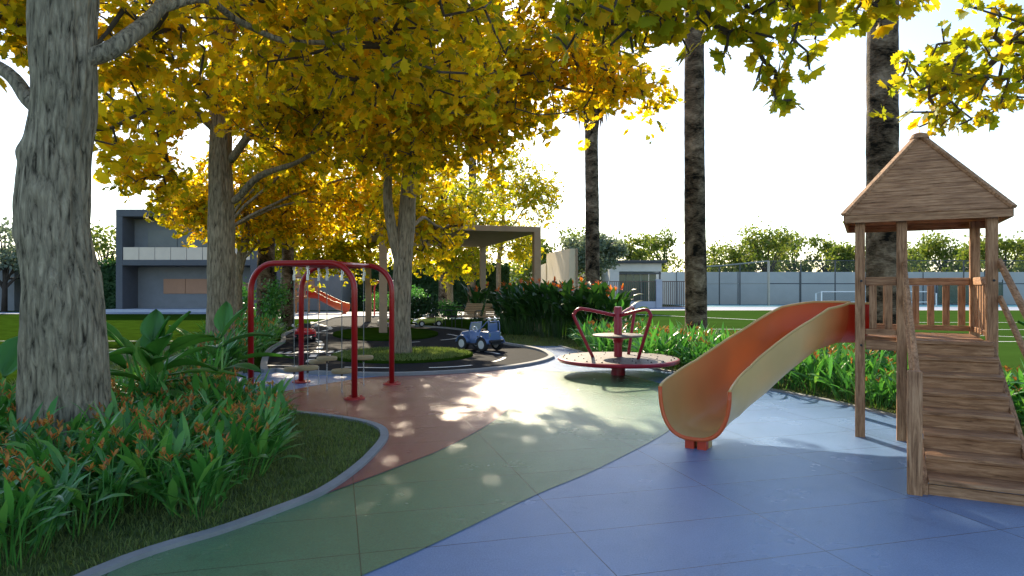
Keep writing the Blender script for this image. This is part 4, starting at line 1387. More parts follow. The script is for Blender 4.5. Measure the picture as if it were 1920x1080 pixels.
# ---- second trunk
d = 15.6
shade_tree('ginkgo_tree', 'second grey-brown trunk standing left of the toy road with golden crown',
           [(-6.95, 15.6, 0), at(414, 560, d), at(416, 430, d), at(414, 300, d), at(418, 180, d), at(424, 60, d), at(430, -100, d)],
           [0.36, 0.31, 0.315, 0.27, 0.25, 0.24, 0.2],
           [[(*at(405, 245, d), 0.11), (*at(375, 215, 15.2), 0.10), (*at(350, 180, 14.8), 0.085), (*at(315, 135, 14.4), 0.07), (*at(270, 115, 14), 0.05)],
            [(*at(430, 150, d), 0.16), (*at(400, 60, 15.4), 0.12), (*at(370, -60, 15.2), 0.09), (-8.6, 15, 10, 0.06)],
            [(*at(432, 300, d), 0.10), (*at(480, 240, 15.3), 0.09), (*at(540, 190, 15.0), 0.075), (*at(620, 150, 14.6), 0.05)],
            [(*at(430, 380, d), 0.09), (*at(490, 330, 15.4), 0.08), (*at(545, 310, 15.2), 0.06), (*at(600, 280, 15), 0.04)],
            [(*at(425, 60, d), 0.2), (*at(480, -80, 15.6), 0.13), (-4.2, 15.5, 10, 0.07)]],
           [((-6.4, 15.4, 8.0), (3.5, 3.0, 2.6), 3.6), ((-8.6, 14.6, 5.4), (1.2, 1.5, 0.95), 0.6), ((-4.9, 16.6, 5.7), (2.0, 1.6, 1.1), 1.6), ((-8.7, 15.6, 4.4), (0.7, 1.2, 0.7), 0.4), ((-6.3, 14.5, 5.9), (0.5, 0.7, 0.7), 0.15)],
           800, 21, 'ginkgo', 'bark_fine', rosettes=3, per=5, size=0.175, spread=0.26, seg=40, ridges=0.09, trunk_seed=3)

# ---- third trunk on the grass island
d = 15.5
shade_tree('ginkgo_tree', 'forked trunk growing from the oval grass island inside the toy road loop',
           [(-2.6, 15.5, 0.06), at(753, 600, d), at(756, 500, d), at(762, 420, d), at(768, 330, d), at(772, 220, d), at(770, 80, d)],
           [0.26, 0.225, 0.225, 0.215, 0.19, 0.16, 0.13],
           [[(*at(752, 500, d), 0.13), (*at(742, 460, 15.4), 0.12), (*at(733, 415, 15.3), 0.115), (*at(727, 370, 15.2), 0.105), (*at(724, 300, 15.1), 0.09), (*at(700, 200, 15), 0.06)],
            [(*at(770, 330, d), 0.12), (*at(800, 250, 15.3), 0.10), (*at(850, 150, 15), 0.075), (*at(930, 60, 14.8), 0.05), (-0.2, 14.6, 8.6, 0.04)],
            [(*at(770, 230, d), 0.10), (*at(760, 120, 15.6), 0.085), (*at(720, 0, 15.8), 0.06)],
            [(*at(762, 430, d), 0.05), (*at(790, 410, 16.4), 0.04), (*at(815, 420, 17.4), 0.03), (*at(830, 430, 18.2), 0.02)],
            [(*at(724, 320, 15.1), 0.07), (*at(660, 270, 14.6), 0.055), (*at(590, 240, 14.2), 0.04)],
            [(*at(850, 150, 15), 0.05), (*at(960, 150, 14.6), 0.04), (*at(1080, 170, 14.3), 0.03), (*at(1180, 180, 14.1), 0.02)]],
           [((-2.7, 14.8, 7.2), (3.2, 2.8, 2.7), 4), ((-1.8, 15.2, 9.6), (3.4, 3.0, 1.3), 1.6), ((-2.75, 18.6, 3.5), (1.55, 1.2, 1.3), 1.0), ((0.6, 14.2, 6.3), (2.1, 1.6, 1.3), 1.7), ((-4.6, 14.0, 5.6), (1.5, 1.6, 1.0), 1.0), ((-1.7, 12.9, 5.5), (1.7, 1.2, 0.9), 1.0), ((-2.3, 13.6, 4.6), (1.2, 1.2, 0.7), 0.7), ((-0.7, 14.8, 4.9), (1.0, 1.2, 0.7), 0.5), ((2.3, 14.0, 5.8), (1.1, 0.9, 0.65), 0.25), ((1.3, 13.6, 7.6), (1.7, 1.4, 1.0), 0.5), ((-0.7, 15.4, 6.2), (2.0, 1.6, 1.4), 1.4)],
           1650, 31, 'ginkgo', 'bark_fine', rosettes=3, per=5, size=0.175, spread=0.26, seg=36, ridges=0.09, trunk_seed=8)

# ---- tree beyond the right edge of the picture whose boughs hang into view
shade_tree('ginkgo_tree', 'olive-leaved boughs hanging into the top of the view above the slide and tower',
           [(8.6, 6.6, 0), (8.6, 6.6, 2.5), (8.5, 6.6, 5.0), (8.4, 6.7, 8.0), (8.4, 6.8, 10.5)], [0.34, 0.28, 0.25, 0.18, 0.1],
           [[(8.5, 6.6, 4.4, 0.13), (7.2, 6.6, 5.6, 0.10), (5.5, 6.4, 6.0, 0.08), (3.6, 6.1, 5.6, 0.055), (2.2, 5.9, 4.95, 0.03), (1.6, 5.9, 4.4, 0.018)],
            [(8.5, 6.6, 4.8, 0.11), (7.8, 7.4, 5.6, 0.08), (7.0, 8.0, 5.7, 0.055), (6.5, 8.2, 5.1, 0.03), (6.2, 8.2, 4.6, 0.016)],
            [(8.4, 6.7, 6.8, 0.14), (7.0, 6.0, 8.6, 0.08), (5.6, 5.4, 9.6, 0.04)], [(8.4, 6.7, 7.5, 0.13), (10, 7.4, 9.4, 0.07)]],
           [((1.45, 5.9, 4.2), (1.25, 0.8, 0.55), 1.5), ((2.2, 5.8, 4.05), (0.7, 0.5, 0.45), 0.45), ((2.45, 6.0, 3.5), (0.26, 0.3, 0.22), 0.10), ((3.1, 6.0, 4.3), (0.75, 0.5, 0.28), 0.55), ((0.75, 6.3, 4.1), (0.4, 0.4, 0.25), 0.15), ((6.2, 8.2, 4.5), (1.35, 0.9, 0.72), 1.4), ((5.3, 8.1, 4.0), (0.75, 0.6, 0.5), 0.5), ((7.5, 6.4, 8.4), (2.6, 1.8, 1.5), 2.0)],
           520, 41, 'ginkgo_green', 'bark_fine', rosettes=1, per=6, size=0.155, spread=0.10, templ=FAN, seg=24)

# ---- further yellow trees along the road
back = [
    ('bushy yellow-green tree behind the second trunk near the dark house', (-10.2, 24.5), 7.6, [((-9.6, 24.2, 5.0), (2.4, 2.2, 1.8), 3), ((-11.4, 24, 4.6), (1.6, 1.5, 1.2), 1.2), ((-7.6, 24, 4.1), (1.5, 1.4, 1.1), 1.0)], 'ginkgo', 420),
    ('bushy yellow-green tree over the far play tower, left of the pergola', (-10.9, 31.5), 8.6, [((-8.6, 30.5, 5.2), (3.4, 2.4, 2.2), 3), ((-8.6, 30.0, 2.9), (2.6, 1.4, 0.8), 1.0), ((-10.8, 30, 4.2), (1.8, 1.6, 1.2), 1), ((-6.2, 29.5, 4.6), (1.6, 1.5, 1.3), 1), ((-7.4, 30.5, 3.3), (1.6, 1.2, 0.8), .7)], 'ginkgo_green', 560),
    ('yellow-green tree standing just behind the pergola roof', (-3.4, 36.5), 8.4, [((-3.4, 36, 5.4), (3.6, 2.4, 2.4), 3), ((-3.2, 35.6, 3.0), (2.6, 1.4, 0.9), 1.0), ((-5.6, 35.5, 4.0), (1.8, 1.4, 1.3), 1)], 'ginkgo_green', 480),
    ('tall golden tree between the second trunk and the pergola', (-9.85, 22.0), 10.5, [((-5.6, 23, 7.2), (3.2, 2.4, 2.4), 3), ((-5.4, 22.6, 4.6), (2.1, 1.4, 0.9), 1.2), ((-7.6, 22.5, 5.6), (1.6, 1.6, 1.1), 1), ((-3.4, 22.6, 5.8), (1.6, 1.4, 1.1), 0.9), ((-4.4, 22.4, 7.8), (1.7, 1.5, 1.9), 1.6)], 'ginkgo', 580),
    ('yellow-green tree rising behind the right half of the pergola', (-0.9, 46.5), 12.8, [((-0.6, 46, 8.2), (4.0, 2.4, 3.4), 3), ((1.7, 45.6, 8.0), (1.6, 1.2, 1.4), 0.7), ((-2.6, 45.5, 5.4), (2.4, 1.2, 1.6), 0.9), ((0.5, 45.5, 4.4), (1.6, 1.2, 1.2), 0.7)], 'ginkgo_green', 560),
]
for i, (lb, (x, y), h, bl, leaf, n) in enumerate(back):
    limbs = [[(x, y, h * 0.28, 0.14), (x + 0.3, y, h * 0.5, 0.12), (x + 0.2, y, h * 0.8, 0.06)]]
    for c, r, w in bl[1:]:
        limbs.append([(x, y, h * 0.33, 0.065), ((x + c[0]) / 2, (y + c[1]) / 2, (h * 0.35 + c[2]) / 2 + 0.3, 0.04), (c[0], c[1], c[2], 0.02)])
    shade_tree('ginkgo_tree', lb, [(x, y, 0), (x - 0.05, y, h * 0.2), (x + 0.05, y, h * 0.36), (x + 0.3, y, h * 0.5)], [0.2, 0.17, 0.15, 0.12], limbs, bl, n, 60 + i, leaf, 'bark_fine', rosettes=4, per=5, size=0.21, spread=0.34, templ=FAN_LOW, seg=14, tseg=3)


# ---------------------------------------------------------------- palms
def leaflet_strip(P0, dirs, up, w, n=3, droop=0.0):
    pass


def palm(name, label, x, y, r, h, seed, skirt=False, lean=(0, 0)):
    T = empty(name, (x, y, 0)); tag(T, label, 'palm')
    rr = random.Random(seed)
    pts = []; rad = []
    nseg = 90
    m = MB(); vs = []; seg = 22
    for i in range(nseg + 1):
        t = i / nseg; z = h * t
        cxx = lean[0] * t + 0.03 * math.sin(t * 5 + seed); cyy = lean[1] * t
        rz = r * (1.10 - 0.18 * t + 0.16 * math.exp(-z / 0.35)) * (1 + 0.010 * math.sin(z * 2 * math.pi / 0.34 + 1.5 * noise.noise(Vector((seed, z * .8, 0)))))
        for k in range(seg):
            a = 2 * math.pi * k / seg
            q = 1 + 0.05 * noise.noise(Vector((math.cos(a) * 1.6 + seed, math.sin(a) * 1.6, z * 1.2)))
            vs.append((cxx + rz * q * math.cos(a), cyy + rz * q * math.sin(a), z))
    fs = []
    for i in range(nseg):
        for k in range(seg):
            l = (k + 1) % seg
            fs.append((i * seg + k, i * seg + l, (i + 1) * seg + l, (i + 1) * seg + k))
    m.add(vs, fs)
    m.build('trunk', M['palm_bark'], T, smooth=True)
    # fan fronds: petiole plus radiating blades
    rng = np.random.default_rng(seed)
    fr_ = MB()
    top = Vector((lean[0], lean[1], h))
    quads = []; V = []
    nf = 26
    for f in range(nf):
        az = rr.uniform(0, 2 * math.pi); el = R(rr.uniform(-35, 75))
        d = Vector((math.cos(az) * math.cos(el), math.sin(az) * math.cos(el), math.sin(el)))
        Lp = rr.uniform(1.0, 1.5)
        hub = top + Vector((0, 0, rr.uniform(-0.3, 0.4))) + d * Lp + Vector((0, 0, -0.12))
        fr_.tube([top, top + d * Lp * 0.5 + Vector((0, 0, .05)), hub], [0.03, 0.022, 0.014], 4, caps=False)
        side = d.cross(Vector((0, 0, 1))).normalized(); upv = side.cross(d)
        for b in range(22):
            a = R(-115 + 230 * b / 21)
            bd = (d * math.cos(a) + side * math.sin(a)).normalized()
            Lb = rr.uniform(0.8, 1.1) * (1 - 0.25 * abs(a) / 2)
            w = 0.03
            wv = bd.cross(upv).normalized() * w
            p1 = hub + bd * Lb * 0.55; p2 = hub + bd * Lb + Vector((0, 0, -0.22 - rr.uniform(0, 0.2)))
            k = len(V)
            V += [hub - wv * .3, hub + wv * .3, p1 + wv, p1 - wv, p2]
            quads.append(k)
    V = np.array([tuple(v) for v in V]); q = np.array(quads)[:, None]
    me = np_mesh('fronds', V, [q + np.array([[0, 1, 2, 3]]), q + np.array([[3, 2, 4]])])
    link_mesh('crown', me, M['frond'], T)
    fr_.build('petiole', M['frond'], T)
    if skirt:
        V = []; quads = []
        for f in range(1100):
            az = rr.uniform(0, 2 * math.pi); z0 = h - rr.uniform(0.0, 3.6)
            u = (h - z0) / 3.6
            L = rr.uniform(0.8, 1.7); out = rr.uniform(0.12, 1.5) * (1.0 - 0.6 * u)
            dv = Vector((math.cos(az), math.sin(az), 0)); sv = Vector((-dv.y, dv.x, 0)) * rr.uniform(0.02, 0.05)
            a = Vector((lean[0] * (z0 / h), lean[1] * z0 / h, z0)) + dv * r
            b = a + dv * out + Vector((0, 0, -L * 0.4)); c = b + dv * out * 0.2 + Vector((rr.uniform(-.1, .1), 0, -L * 0.7))
            k = len(V); V += [a - sv, a + sv, b + sv, b - sv, c]; quads.append(k)
        V = np.array([tuple(v) for v in V]); q = np.array(quads)[:, None]
        link_mesh('thatch', np_mesh('thatch', V, [q + np.array([[0, 1, 2, 3]]), q + np.array([[3, 2, 4]])]), M['thatch'], T)
    return T


palm('palm_tree', 'slim dark palm trunk with a skirt of dead fronds, rising behind the flowering hedge', 3.72, 30.5, 0.31, 13.9, 1, True)
palm('palm_tree', 'dark mottled palm trunk between merry-go-round and slide', 5.0, 17.9, 0.27, 13.5, 2, False)
palm('palm_tree', 'thick dark palm trunk directly behind the play tower', 6.97, 12.3, 0.262, 12.5, 3, False)
palm('palm_tree', 'thin black palm trunk behind the pergola, left of its rear right pillar', -2.42, 39.5, 0.235, 12.5, 4, False)
palm('palm_tree', 'dark patched palm trunk just right of the second grey trunk', -9.75, 26.0, 0.31, 10.5, 5, False)
palm('palm_tree', 'nearly black palm trunk beside the red toy car', -9.45, 27.6, 0.235, 10.5, 6, False)
palm('palm_tree', 'dark far palm trunk against the green hedge right of the forked trunk', -4.75, 45.5, 0.34, 9.0, 7, False)

# ---------------------------------------------------------------- distant broadleaf trees
def quad_leaves(P, size, rng):
    n = len(P)
    x, y, z = rot_frames(rng.normal(size=(n, 3)), rng)
    tv = np.array([(0, 0, 0), (0.32, 0.5, 0.04), (0, 1.0, 0.0), (-0.32, 0.5, 0.04)])
    return stamp(tv, [np.array([[0, 1, 2, 3]])], P, x, y, z, size * rng.uniform(0.6, 1.3, n))


def far_tree(name, label, x, y, h, w, seed, mat='far_leaf', n=2600, size=0.34, group=None, cb=0.25, sparse=False, z0=0.0, bark='twig_dark'):
    T = empty(name, (x, y, z0)); tag(T, label, 'tree', group)
    rng = np.random.default_rng(seed); rr = random.Random(seed)
    m = MB()
    m.tube([(0, 0, 0), (0.05, 0, h * 0.3), (0.0, 0.05, h * 0.55), (0.05, 0, h * 0.85)], [0.05 + 0.02 * h, 0.04 + 0.016 * h, 0.012 * h, 0.02], 8)
    m.build('trunk', M[bark], T, smooth=True)
    lm = MB(); P = []
    nb = 16
    for k in range(nb):
        a = rr.uniform(0, 2 * math.pi); u = rr.uniform(0, 1)
        rad = w * 0.5 * math.sqrt(rr.uniform(0.05, 1)) * (1 - 0.45 * u)
        c = Vector((math.cos(a) * rad, math.sin(a) * rad, h * (cb + 0.1) + (h * (0.92 - cb - 0.1)) * u))
        lm.tube([(0, 0, h * rr.uniform(0.2, 0.5)), (c.x * 0.5, c.y * 0.5, c.z * 0.62 + 0.1 * h), c], [0.012 * h, 0.008 * h, 0.01], 5, caps=False)
        r = w * rr.uniform(0.13, 0.25)
        k2 = int(n / nb)
        d_ = rng.normal(size=(k2, 3)); d_ /= np.linalg.norm(d_, axis=1, keepdims=True)
        P.append(np.array(c) + d_ * (r * rng.uniform(0, 1, (k2, 1)) ** 0.45) * np.array([1.1, 1.1, 0.75]))
        if sparse or True:
            k3 = 8
            e = rng.normal(size=(k3, 3)) * r * 0.6
            e[:, 2] = np.abs(e[:, 2]) * 1.1
            P.append(np.array(c) + e)
    lm.build('limb', M[bark], T, smooth=True)
    P = np.concatenate(P)
    P[:, 2] = np.maximum(P[:, 2], 0.15 * h)
    V, F = quad_leaves(P, size, rng)
    link_mesh('crown', np_mesh('crown', V, F), M[mat], T)
    return T


far_desc = ['behind the gatehouse', 'left of the second palm', 'just right of the second palm', 'behind the mesh fence corner', 'above the middle of the grey wall', 'beside the tall corner post',
            'left of the play tower roof', 'behind the play tower posts', 'seen through the tower', 'right of the tower', 'at the far right edge']
fx = [1195, 1245, 1330, 1385, 1440, 1490, 1550, 1605, 1665, 1725, 1775, 1825, 1885, 1940]
fy = [452, 435, 470, 462, 440, 448, 436, 452, 470, 462, 448, 466, 452, 446]
names = ['leafy tree behind the gatehouse roof', 'airy green tree left of the second palm trunk', 'low green tree just right of the second palm trunk', 'green tree over the sloping fence rail', 'dense green tree behind the fence corner post', 'dense tree right of the fence corner post',
         'airy tree above the middle of the grey wall', 'green tree left of the play tower roof', 'low tree behind the palm next to the tower', 'tree seen through the tower posts at left', 'airy tree seen in the middle of the tower opening', 'low tree seen through the tower posts at right', 'dense tree right of the tower', 'green tree at the far right edge of the view']
for i, (px, py) in enumerate(zip(fx, fy)):
    dd = 74 + 5 * ((i * 7) % 4)
    X, Y, Z = at(px, py, dd)
    far_tree('broadleaf_tree', names[i], X, Y, Z + 0.5, 6.4 + (i % 3) * 0.9, 200 + i, n=2600, size=0.40, group='trees behind the grey wall')
# left and middle background
X, Y, Z = at(1000, 452, 58); far_tree('broadleaf_tree', 'dark green tree rising left of the cream wall', X, Y, Z, 6.5, 301, n=2600, size=0.36)
X, Y, Z = at(1060, 432, 62); far_tree('broadleaf_tree', 'green tree behind the cream wall and round olive tree', X, Y, Z, 7.5, 302, n=2600, size=0.36)
X, Y, Z = at(196, 425, 60); far_tree('broadleaf_tree', 'sparse tree between the near trunk and the dark house', X, Y, Z, 4.6, 303, n=1100, size=0.36)
X, Y, Z = at(8, 400, 44); far_tree('broadleaf_tree', 'dark green tree above the grey building at far left', X, Y, Z, 5.2, 304, n=3200, size=0.26, mat='olive_leaf')

# round grey-green olive tree
T = empty('olive_tree', (5.55, 45.5, 0)); tag(T, 'round grey-green olive tree behind the slim palm trunk', 'tree')
m = MB(); m.tube([(0, 0, 0), (0.1, 0, 1.2), (0.0, 0, 2.4)], [0.2, 0.16, 0.12], 10); m.build('trunk', M['bark_fine'], T, smooth=True)
rng = np.random.default_rng(77); lm = MB(); P = []
for k in range(34):
    dd = rng.normal(size=3); dd /= np.linalg.norm(dd)
    c = np.array([0.1, 0, 4.1]) + dd * np.array([2.0, 1.8, 1.3]) * rng.uniform(0.5, 1.0)
    lm.tube([(0, 0, 2.2), tuple((np.array([0, 0, 2.8]) + c) / 2), tuple(c)], [0.06, 0.03, 0.01], 5, caps=False)
    e = rng.normal(size=(240, 3)); e /= np.linalg.norm(e, axis=1, keepdims=True)
    P.append(c + e * (0.62 * rng.uniform(0, 1, (240, 1)) ** 0.4))
lm.build('limb', M['twig'], T, smooth=True)
V, F = quad_leaves(np.concatenate(P), 0.22, rng)
link_mesh('crown', np_mesh('crown', V, F), M['olive_leaf'], T)


# hedges
def hedge(name, label, a, b, h, t, n, seed, mat='hedge_leaf', size=0.28):
    T = empty(name, (a[0], a[1], 0)); tag(T, label, 'hedge')
    rng = np.random.default_rng(seed)
    L = math.dist(a, b); ux, uy = (b[0] - a[0]) / L, (b[1] - a[1]) / L
    m = MB(); rz = Matrix.Rotation(math.atan2(uy, ux), 3, 'Z')
    nx, nz = max(2, int(L / 0.7)), 6
    for side in (-1, 1):
        vs = []; fs = []
        for i in range(nx + 1):
            for k in range(nz + 1):
                s_ = L * i / nx; z = (h - 0.15) * k / nz
                o = side * (t / 2 - 0.12 + 0.14 * noise.noise(Vector((s_ * 0.7 + seed, z * 0.9, side * 5))))
                vs.append((ux * s_ - uy * o, uy * s_ + ux * o, z))
        for i in range(nx):
            for k in range(nz):
                q = (i * (nz + 1) + k, (i + 1) * (nz + 1) + k, (i + 1) * (nz + 1) + k + 1, i * (nz + 1) + k + 1)
                fs.append(q if side < 0 else tuple(reversed(q)))
        m.add(vs, fs)
    m.box(((ux * L) / 2, (uy * L) / 2, h - 0.2), (L, t * 0.8, 0.12), rz)
    m.build('inner_growth', M[mat], T, smooth=True)
    s_ = rng.uniform(0, L, n); z = rng.uniform(0.02, h, n)
    face = rng.uniform(0, 1, n) < 0.8
    o = np.where(face, -t / 2 + rng.normal(0, 0.10, n), rng.uniform(-t / 2, t / 2, n)); z = np.where(face, z, h + rng.normal(0, 0.10, n))
    P = np.stack([ux * s_ - uy * o, uy * s_ + ux * o, z], 1)
    V, F = quad_leaves(P, size, rng)
    link_mesh('foliage', np_mesh('foliage', V, F), M[mat], T)
    return T


hedge('tall_hedge', 'long dark green clipped hedge behind the pergola and far play tower', (-17.0, 50), (-0.2, 50), 3.35, 1.2, 6000, 5)
hedge('tall_hedge', 'dark green hedge between the near trunk and the dark house', (-38, 47.5), (-26.6, 47.5), 3.4, 1.2, 3500, 6)
# ================================================================== FLOWERS AND PLANTS
def strip_leaf(V, Q, base, d0, length, width, droop, rr, n=5, fold=0.25, stalk=0.25):
    """lance leaf with a folded midrib, arching over"""
    d = Vector(d0).normalized()
    side = d.cross(Vector((0, 0, 1)))
    if side.length < 1e-3: side = Vector((1, 0, 0))
    side.normalize()
    side = (side + Vector((rr.uniform(-.3, .3), rr.uniform(-.3, .3), rr.uniform(-.4, .4)))).normalized()
    p = Vector(base); k0 = len(V)
    prof = [0.10, 0.10, 0.72, 1.0, 0.86, 0.5, 0.02] if n == 6 else [0.10, 0.6, 1.0, 0.75, 0.03]
    m = len(prof)
    for i in range(m):
        t = i / (m - 1)
        w = width * prof[i] * 0.5
        up = side.cross(d).normalized()
        V.append(p - side * w + up * w * fold); V.append(p.copy()); V.append(p + side * w + up * w * fold)
        step = length / (m - 1)
        p = p + d * step
        d = (d + Vector((0, 0, -droop * step * (0.4 + t)))).normalized()
    for i in range(m - 1):
        a = k0 + 3 * i
        Q.append((a, a + 1, a + 4, a + 3)); Q.append((a + 1, a + 2, a + 5, a + 4))


def to_mesh(name, V, Q, T=None):
    V = np.array([tuple(v) for v in V]); Fs = []
    if Q: Fs.append(np.array(Q))
    if T: Fs.append(np.array(T))
    return np_mesh(name, V, Fs)


def flower_clump(seed, h=0.55, nl=34, nf=9, spread=0.22, lw=0.075, ll=0.40):
    rr = random.Random(seed)
    V = []; Q = []
    for s in range(nl):
        a = rr.uniform(0, 2 * math.pi); r = spread * math.sqrt(rr.uniform(0, 1))
        b = Vector((r * math.cos(a), r * math.sin(a), 0))
        hs = h * rr.uniform(0.35, 0.85)
        lean = Vector((math.cos(a), math.sin(a), 0)) * rr.uniform(0.02, 0.16) + Vector((rr.uniform(-.06, .06), rr.uniform(-.06, .06), 0))
        top = b + lean + Vector((0, 0, hs))
        # stalk as a thin blade
        w = Vector((0.005, 0.003, 0)); k = len(V)
        V += [b - w, b + w, top + w, top - w]; Q.append((k, k + 1, k + 2, k + 3))
        for j in range(2):
            a2 = a + rr.uniform(-1.3, 1.3)
            el = rr.uniform(0.35, 1.3)
            d = Vector((math.cos(a2) * math.cos(el), math.sin(a2) * math.cos(el), math.sin(el)))
            strip_leaf(V, Q, b + (top - b) * rr.uniform(0.45, 1.0), d, ll * rr.uniform(0.7, 1.2), lw * rr.uniform(0.7, 1.2), rr.uniform(1.6, 4.2), rr, 5)
    tops = []
    for s in range(nf):
        a = rr.uniform(0, 2 * math.pi); r = spread * 1.0 * math.sqrt(rr.uniform(0, 1))
        b = Vector((r * math.cos(a), r * math.sin(a), h * 0.4))
        top = Vector((b.x * 1.25 + rr.uniform(-.05, .05), b.y * 1.25 + rr.uniform(-.05, .05), h * rr.uniform(0.85, 1.25)))
        w = Vector((0.004, 0.002, 0)); k = len(V)
        V += [b - w, b + w, top + w, top - w]; Q.append((k, k + 1, k + 2, k + 3)); tops.append(top)
    lv = to_mesh('leaves', V, Q)
    V = []; Q = []
    for top in tops:
        a0 = rr.uniform(0, 6.28)
        for j in range(rr.randint(3, 5)):
            a2 = a0 + (j % 2) * math.pi + rr.uniform(-.5, .5)
            el = rr.uniform(0.35, 1.25)
            d = Vector((math.cos(a2) * math.cos(el), math.sin(a2) * math.cos(el), math.sin(el)))
            strip_leaf(V, Q, top + Vector((0, 0, -0.02 + j * 0.008)), d, rr.uniform(0.05, 0.085), 0.022, -1.5, rr, 5, 0.6)
    fl = to_mesh('flowers', V, Q)
    return lv, fl


CL = [flower_clump(s, h=0.46, nl=28, nf=8, ll=0.36, lw=0.062) for s in (1, 2, 3, 4)]
CLs = [flower_clump(s, h=0.42, nl=26, nf=3, ll=0.34, lw=0.05) for s in (11, 12, 13)]
for lv, _ in CL + CLs: lv.materials.append(M['plant_leaf'])
for _, fl in CL: fl.materials.append(M['flower'])
for _, fl in CLs: fl.materials.append(M['flower_dry'])


def place_clump(lib, i, x, y, s, label, group, name='flowering_plant'):
    lv, fl = lib[i % len(lib)]
    T = empty(name, (x, y, 0.012), random.uniform(0, 6.28)); T.scale = (s, s, s * random.uniform(0.9, 1.12))
    tag(T, label, 'plant', group)
    for nm, me in (('foliage', lv), ('blossom', fl)):
        o = bpy.data.objects.new(nm, me); COL.objects.link(o); o.parent = T
    return T


def thin(pts, dmin):
    out = []
    for p in pts:
        if all((p[0] - q[0]) ** 2 + (p[1] - q[1]) ** 2 > dmin * dmin for q in out): out.append(p)
    return out


random.seed(12)
# near bed: clumps sit back from the kerb
front = [gp(40, 1075), gp(160, 1010), gp(300, 985), gp(390, 968), gp(465, 925), gp(500, 880), gp(515, 840), gp(490, 800), gp(455, 775)]
poly = front + [(-4.4, 9.1), (-5.3, 9.3), (-5.3, 6.2), (-4.7, 5.0), (-3.9, 3.6)]
pts = thin(scatter(poly, 900, (-6, -1.8, 3.4, 10.5), 51), 0.33)
for i, (x, y) in enumerate(pts):
    if math.hypot(x + 4.35, y - 6.4) < 0.42: continue
    lab = 'green lance-leaved plant with orange flowers in front of the thick grey trunk' if y < 6.3 else 'green lance-leaved plant with orange flowers between the thick grey trunk and the red arches'
    place_clump(CL, i, x, y, random.uniform(0.72, 0.98), lab, 'orange-flowered plants in the near left bed' if y < 6.3 else 'orange-flowered plants beside the red arches')
# second bed along the left road edge
poly = [(-5.5, 13.4), (-6.9, 18.6), (-7.9, 22), (-9.0, 22), (-7.9, 16.9), (-6.6, 16.9), (-6.2, 14.4), (-6.0, 12.4), (-5.4, 11.5)]
for i, (x, y) in enumerate(thin(scatter(poly, 500, (-10, -5, 11, 22.5), 52), 0.42)):
    if math.hypot(x + 6.95, y - 15.6) < 0.5: continue
    place_clump(CL if i % 2 else CLs, i, x, y, random.uniform(0.9, 1.25), 'flowering plant in the grass strip along the left edge of the toy road', 'flowering plants left of the toy road')
# right strip
poly = [(2.35, 14.6), (3.1, 13.2), (3.65, 12.0), (4.25, 10.5), (4.75, 8.95), (5.25, 8.05), (5.75, 6.6), (6.9, 6.6), (6.6, 9.0), (6.0, 11.2), (5.4, 13.2), (4.7, 15.6), (3.4, 18.6), (2.2, 19.2), (1.9, 16.8)]
pts = thin(scatter(poly, 1200, (1.5, 7.5, 6, 20), 53), 0.36)
for i, (x, y) in enumerate(pts):
    if math.hypot(x - 5.0, y - 17.9) < 0.45 or math.hypot(x - 7.0, y - 12.3) < 0.5: continue
    lab, g = ('grassy plant with russet flower spikes behind the merry-go-round', 'russet plants behind the merry-go-round') if y > 12.2 else ('broad-leaved plant with russet flowers between the slide and the play tower', 'russet plants behind the slide')
    place_clump(CLs, i, x, y, random.uniform(1.0, 1.35), lab, g)


# big-leaved plants
def big_leaf_mesh(V, Q, base, hub, d, L, W, rr, droop):
    w = Vector((0.012, 0.008, 0)); k = len(V)
    V += [base - w, base + w, hub + w * .6, hub - w * .6]; Q.append((k, k + 1, k + 2, k + 3))
    d = d.normalized(); side = d.cross(Vector((0, 0, 1))).normalized()
    side = (side + Vector((0, 0, rr.uniform(-0.5, 0.5)))).normalized()
    prof = [0.05, 0.55, 0.88, 1.0, 0.95, 0.78, 0.5, 0.02]; m = len(prof); cols = 8; p = hub.copy(); k0 = len(V)
    for i in range(m):
        up = side.cross(d).normalized(); w_ = W * prof[i] / 2
        for c in range(cols + 1):
            u = -1 + 2 * c / cols
            rip = 0.014 * W / 0.2 * (1 if c % 2 else -1) * (1 - abs(u)) ** .5
            V.append(p + side * w_ * u + up * (w_ * 0.35 * abs(u) + rip))
        p = p + d * (L / (m - 1)); d = (d + Vector((0, 0, -droop * L / (m - 1)))).normalized()
    for i in range(m - 1):
        for c in range(cols):
            a = k0 + i * (cols + 1) + c
            Q.append((a, a + 1, a + cols + 2, a + cols + 1))


def big_plant(name, label, loc, leaves, mat, seed, group=None):
    rr = random.Random(seed); V = []; Q = []
    T = empty(name, loc); tag(T, label, 'plant', group)
    for az, el, stalk, L, W, droop in leaves:
        a = R(az); e = R(el)
        base = Vector((rr.uniform(-.08, .08), rr.uniform(-.08, .08), 0))
        dh = Vector((math.cos(a), math.sin(a), 0))
        hub = base + dh * stalk * 0.35 * math.cos(e) + Vector((0, 0, stalk))
        big_leaf_mesh(V, Q, base, hub, dh * math.cos(e) + Vector((0, 0, math.sin(e))), L, W, rr, droop)
    o = link_mesh('foliage', to_mesh('foliage', V, Q), mat, T, smooth=True)
    return T


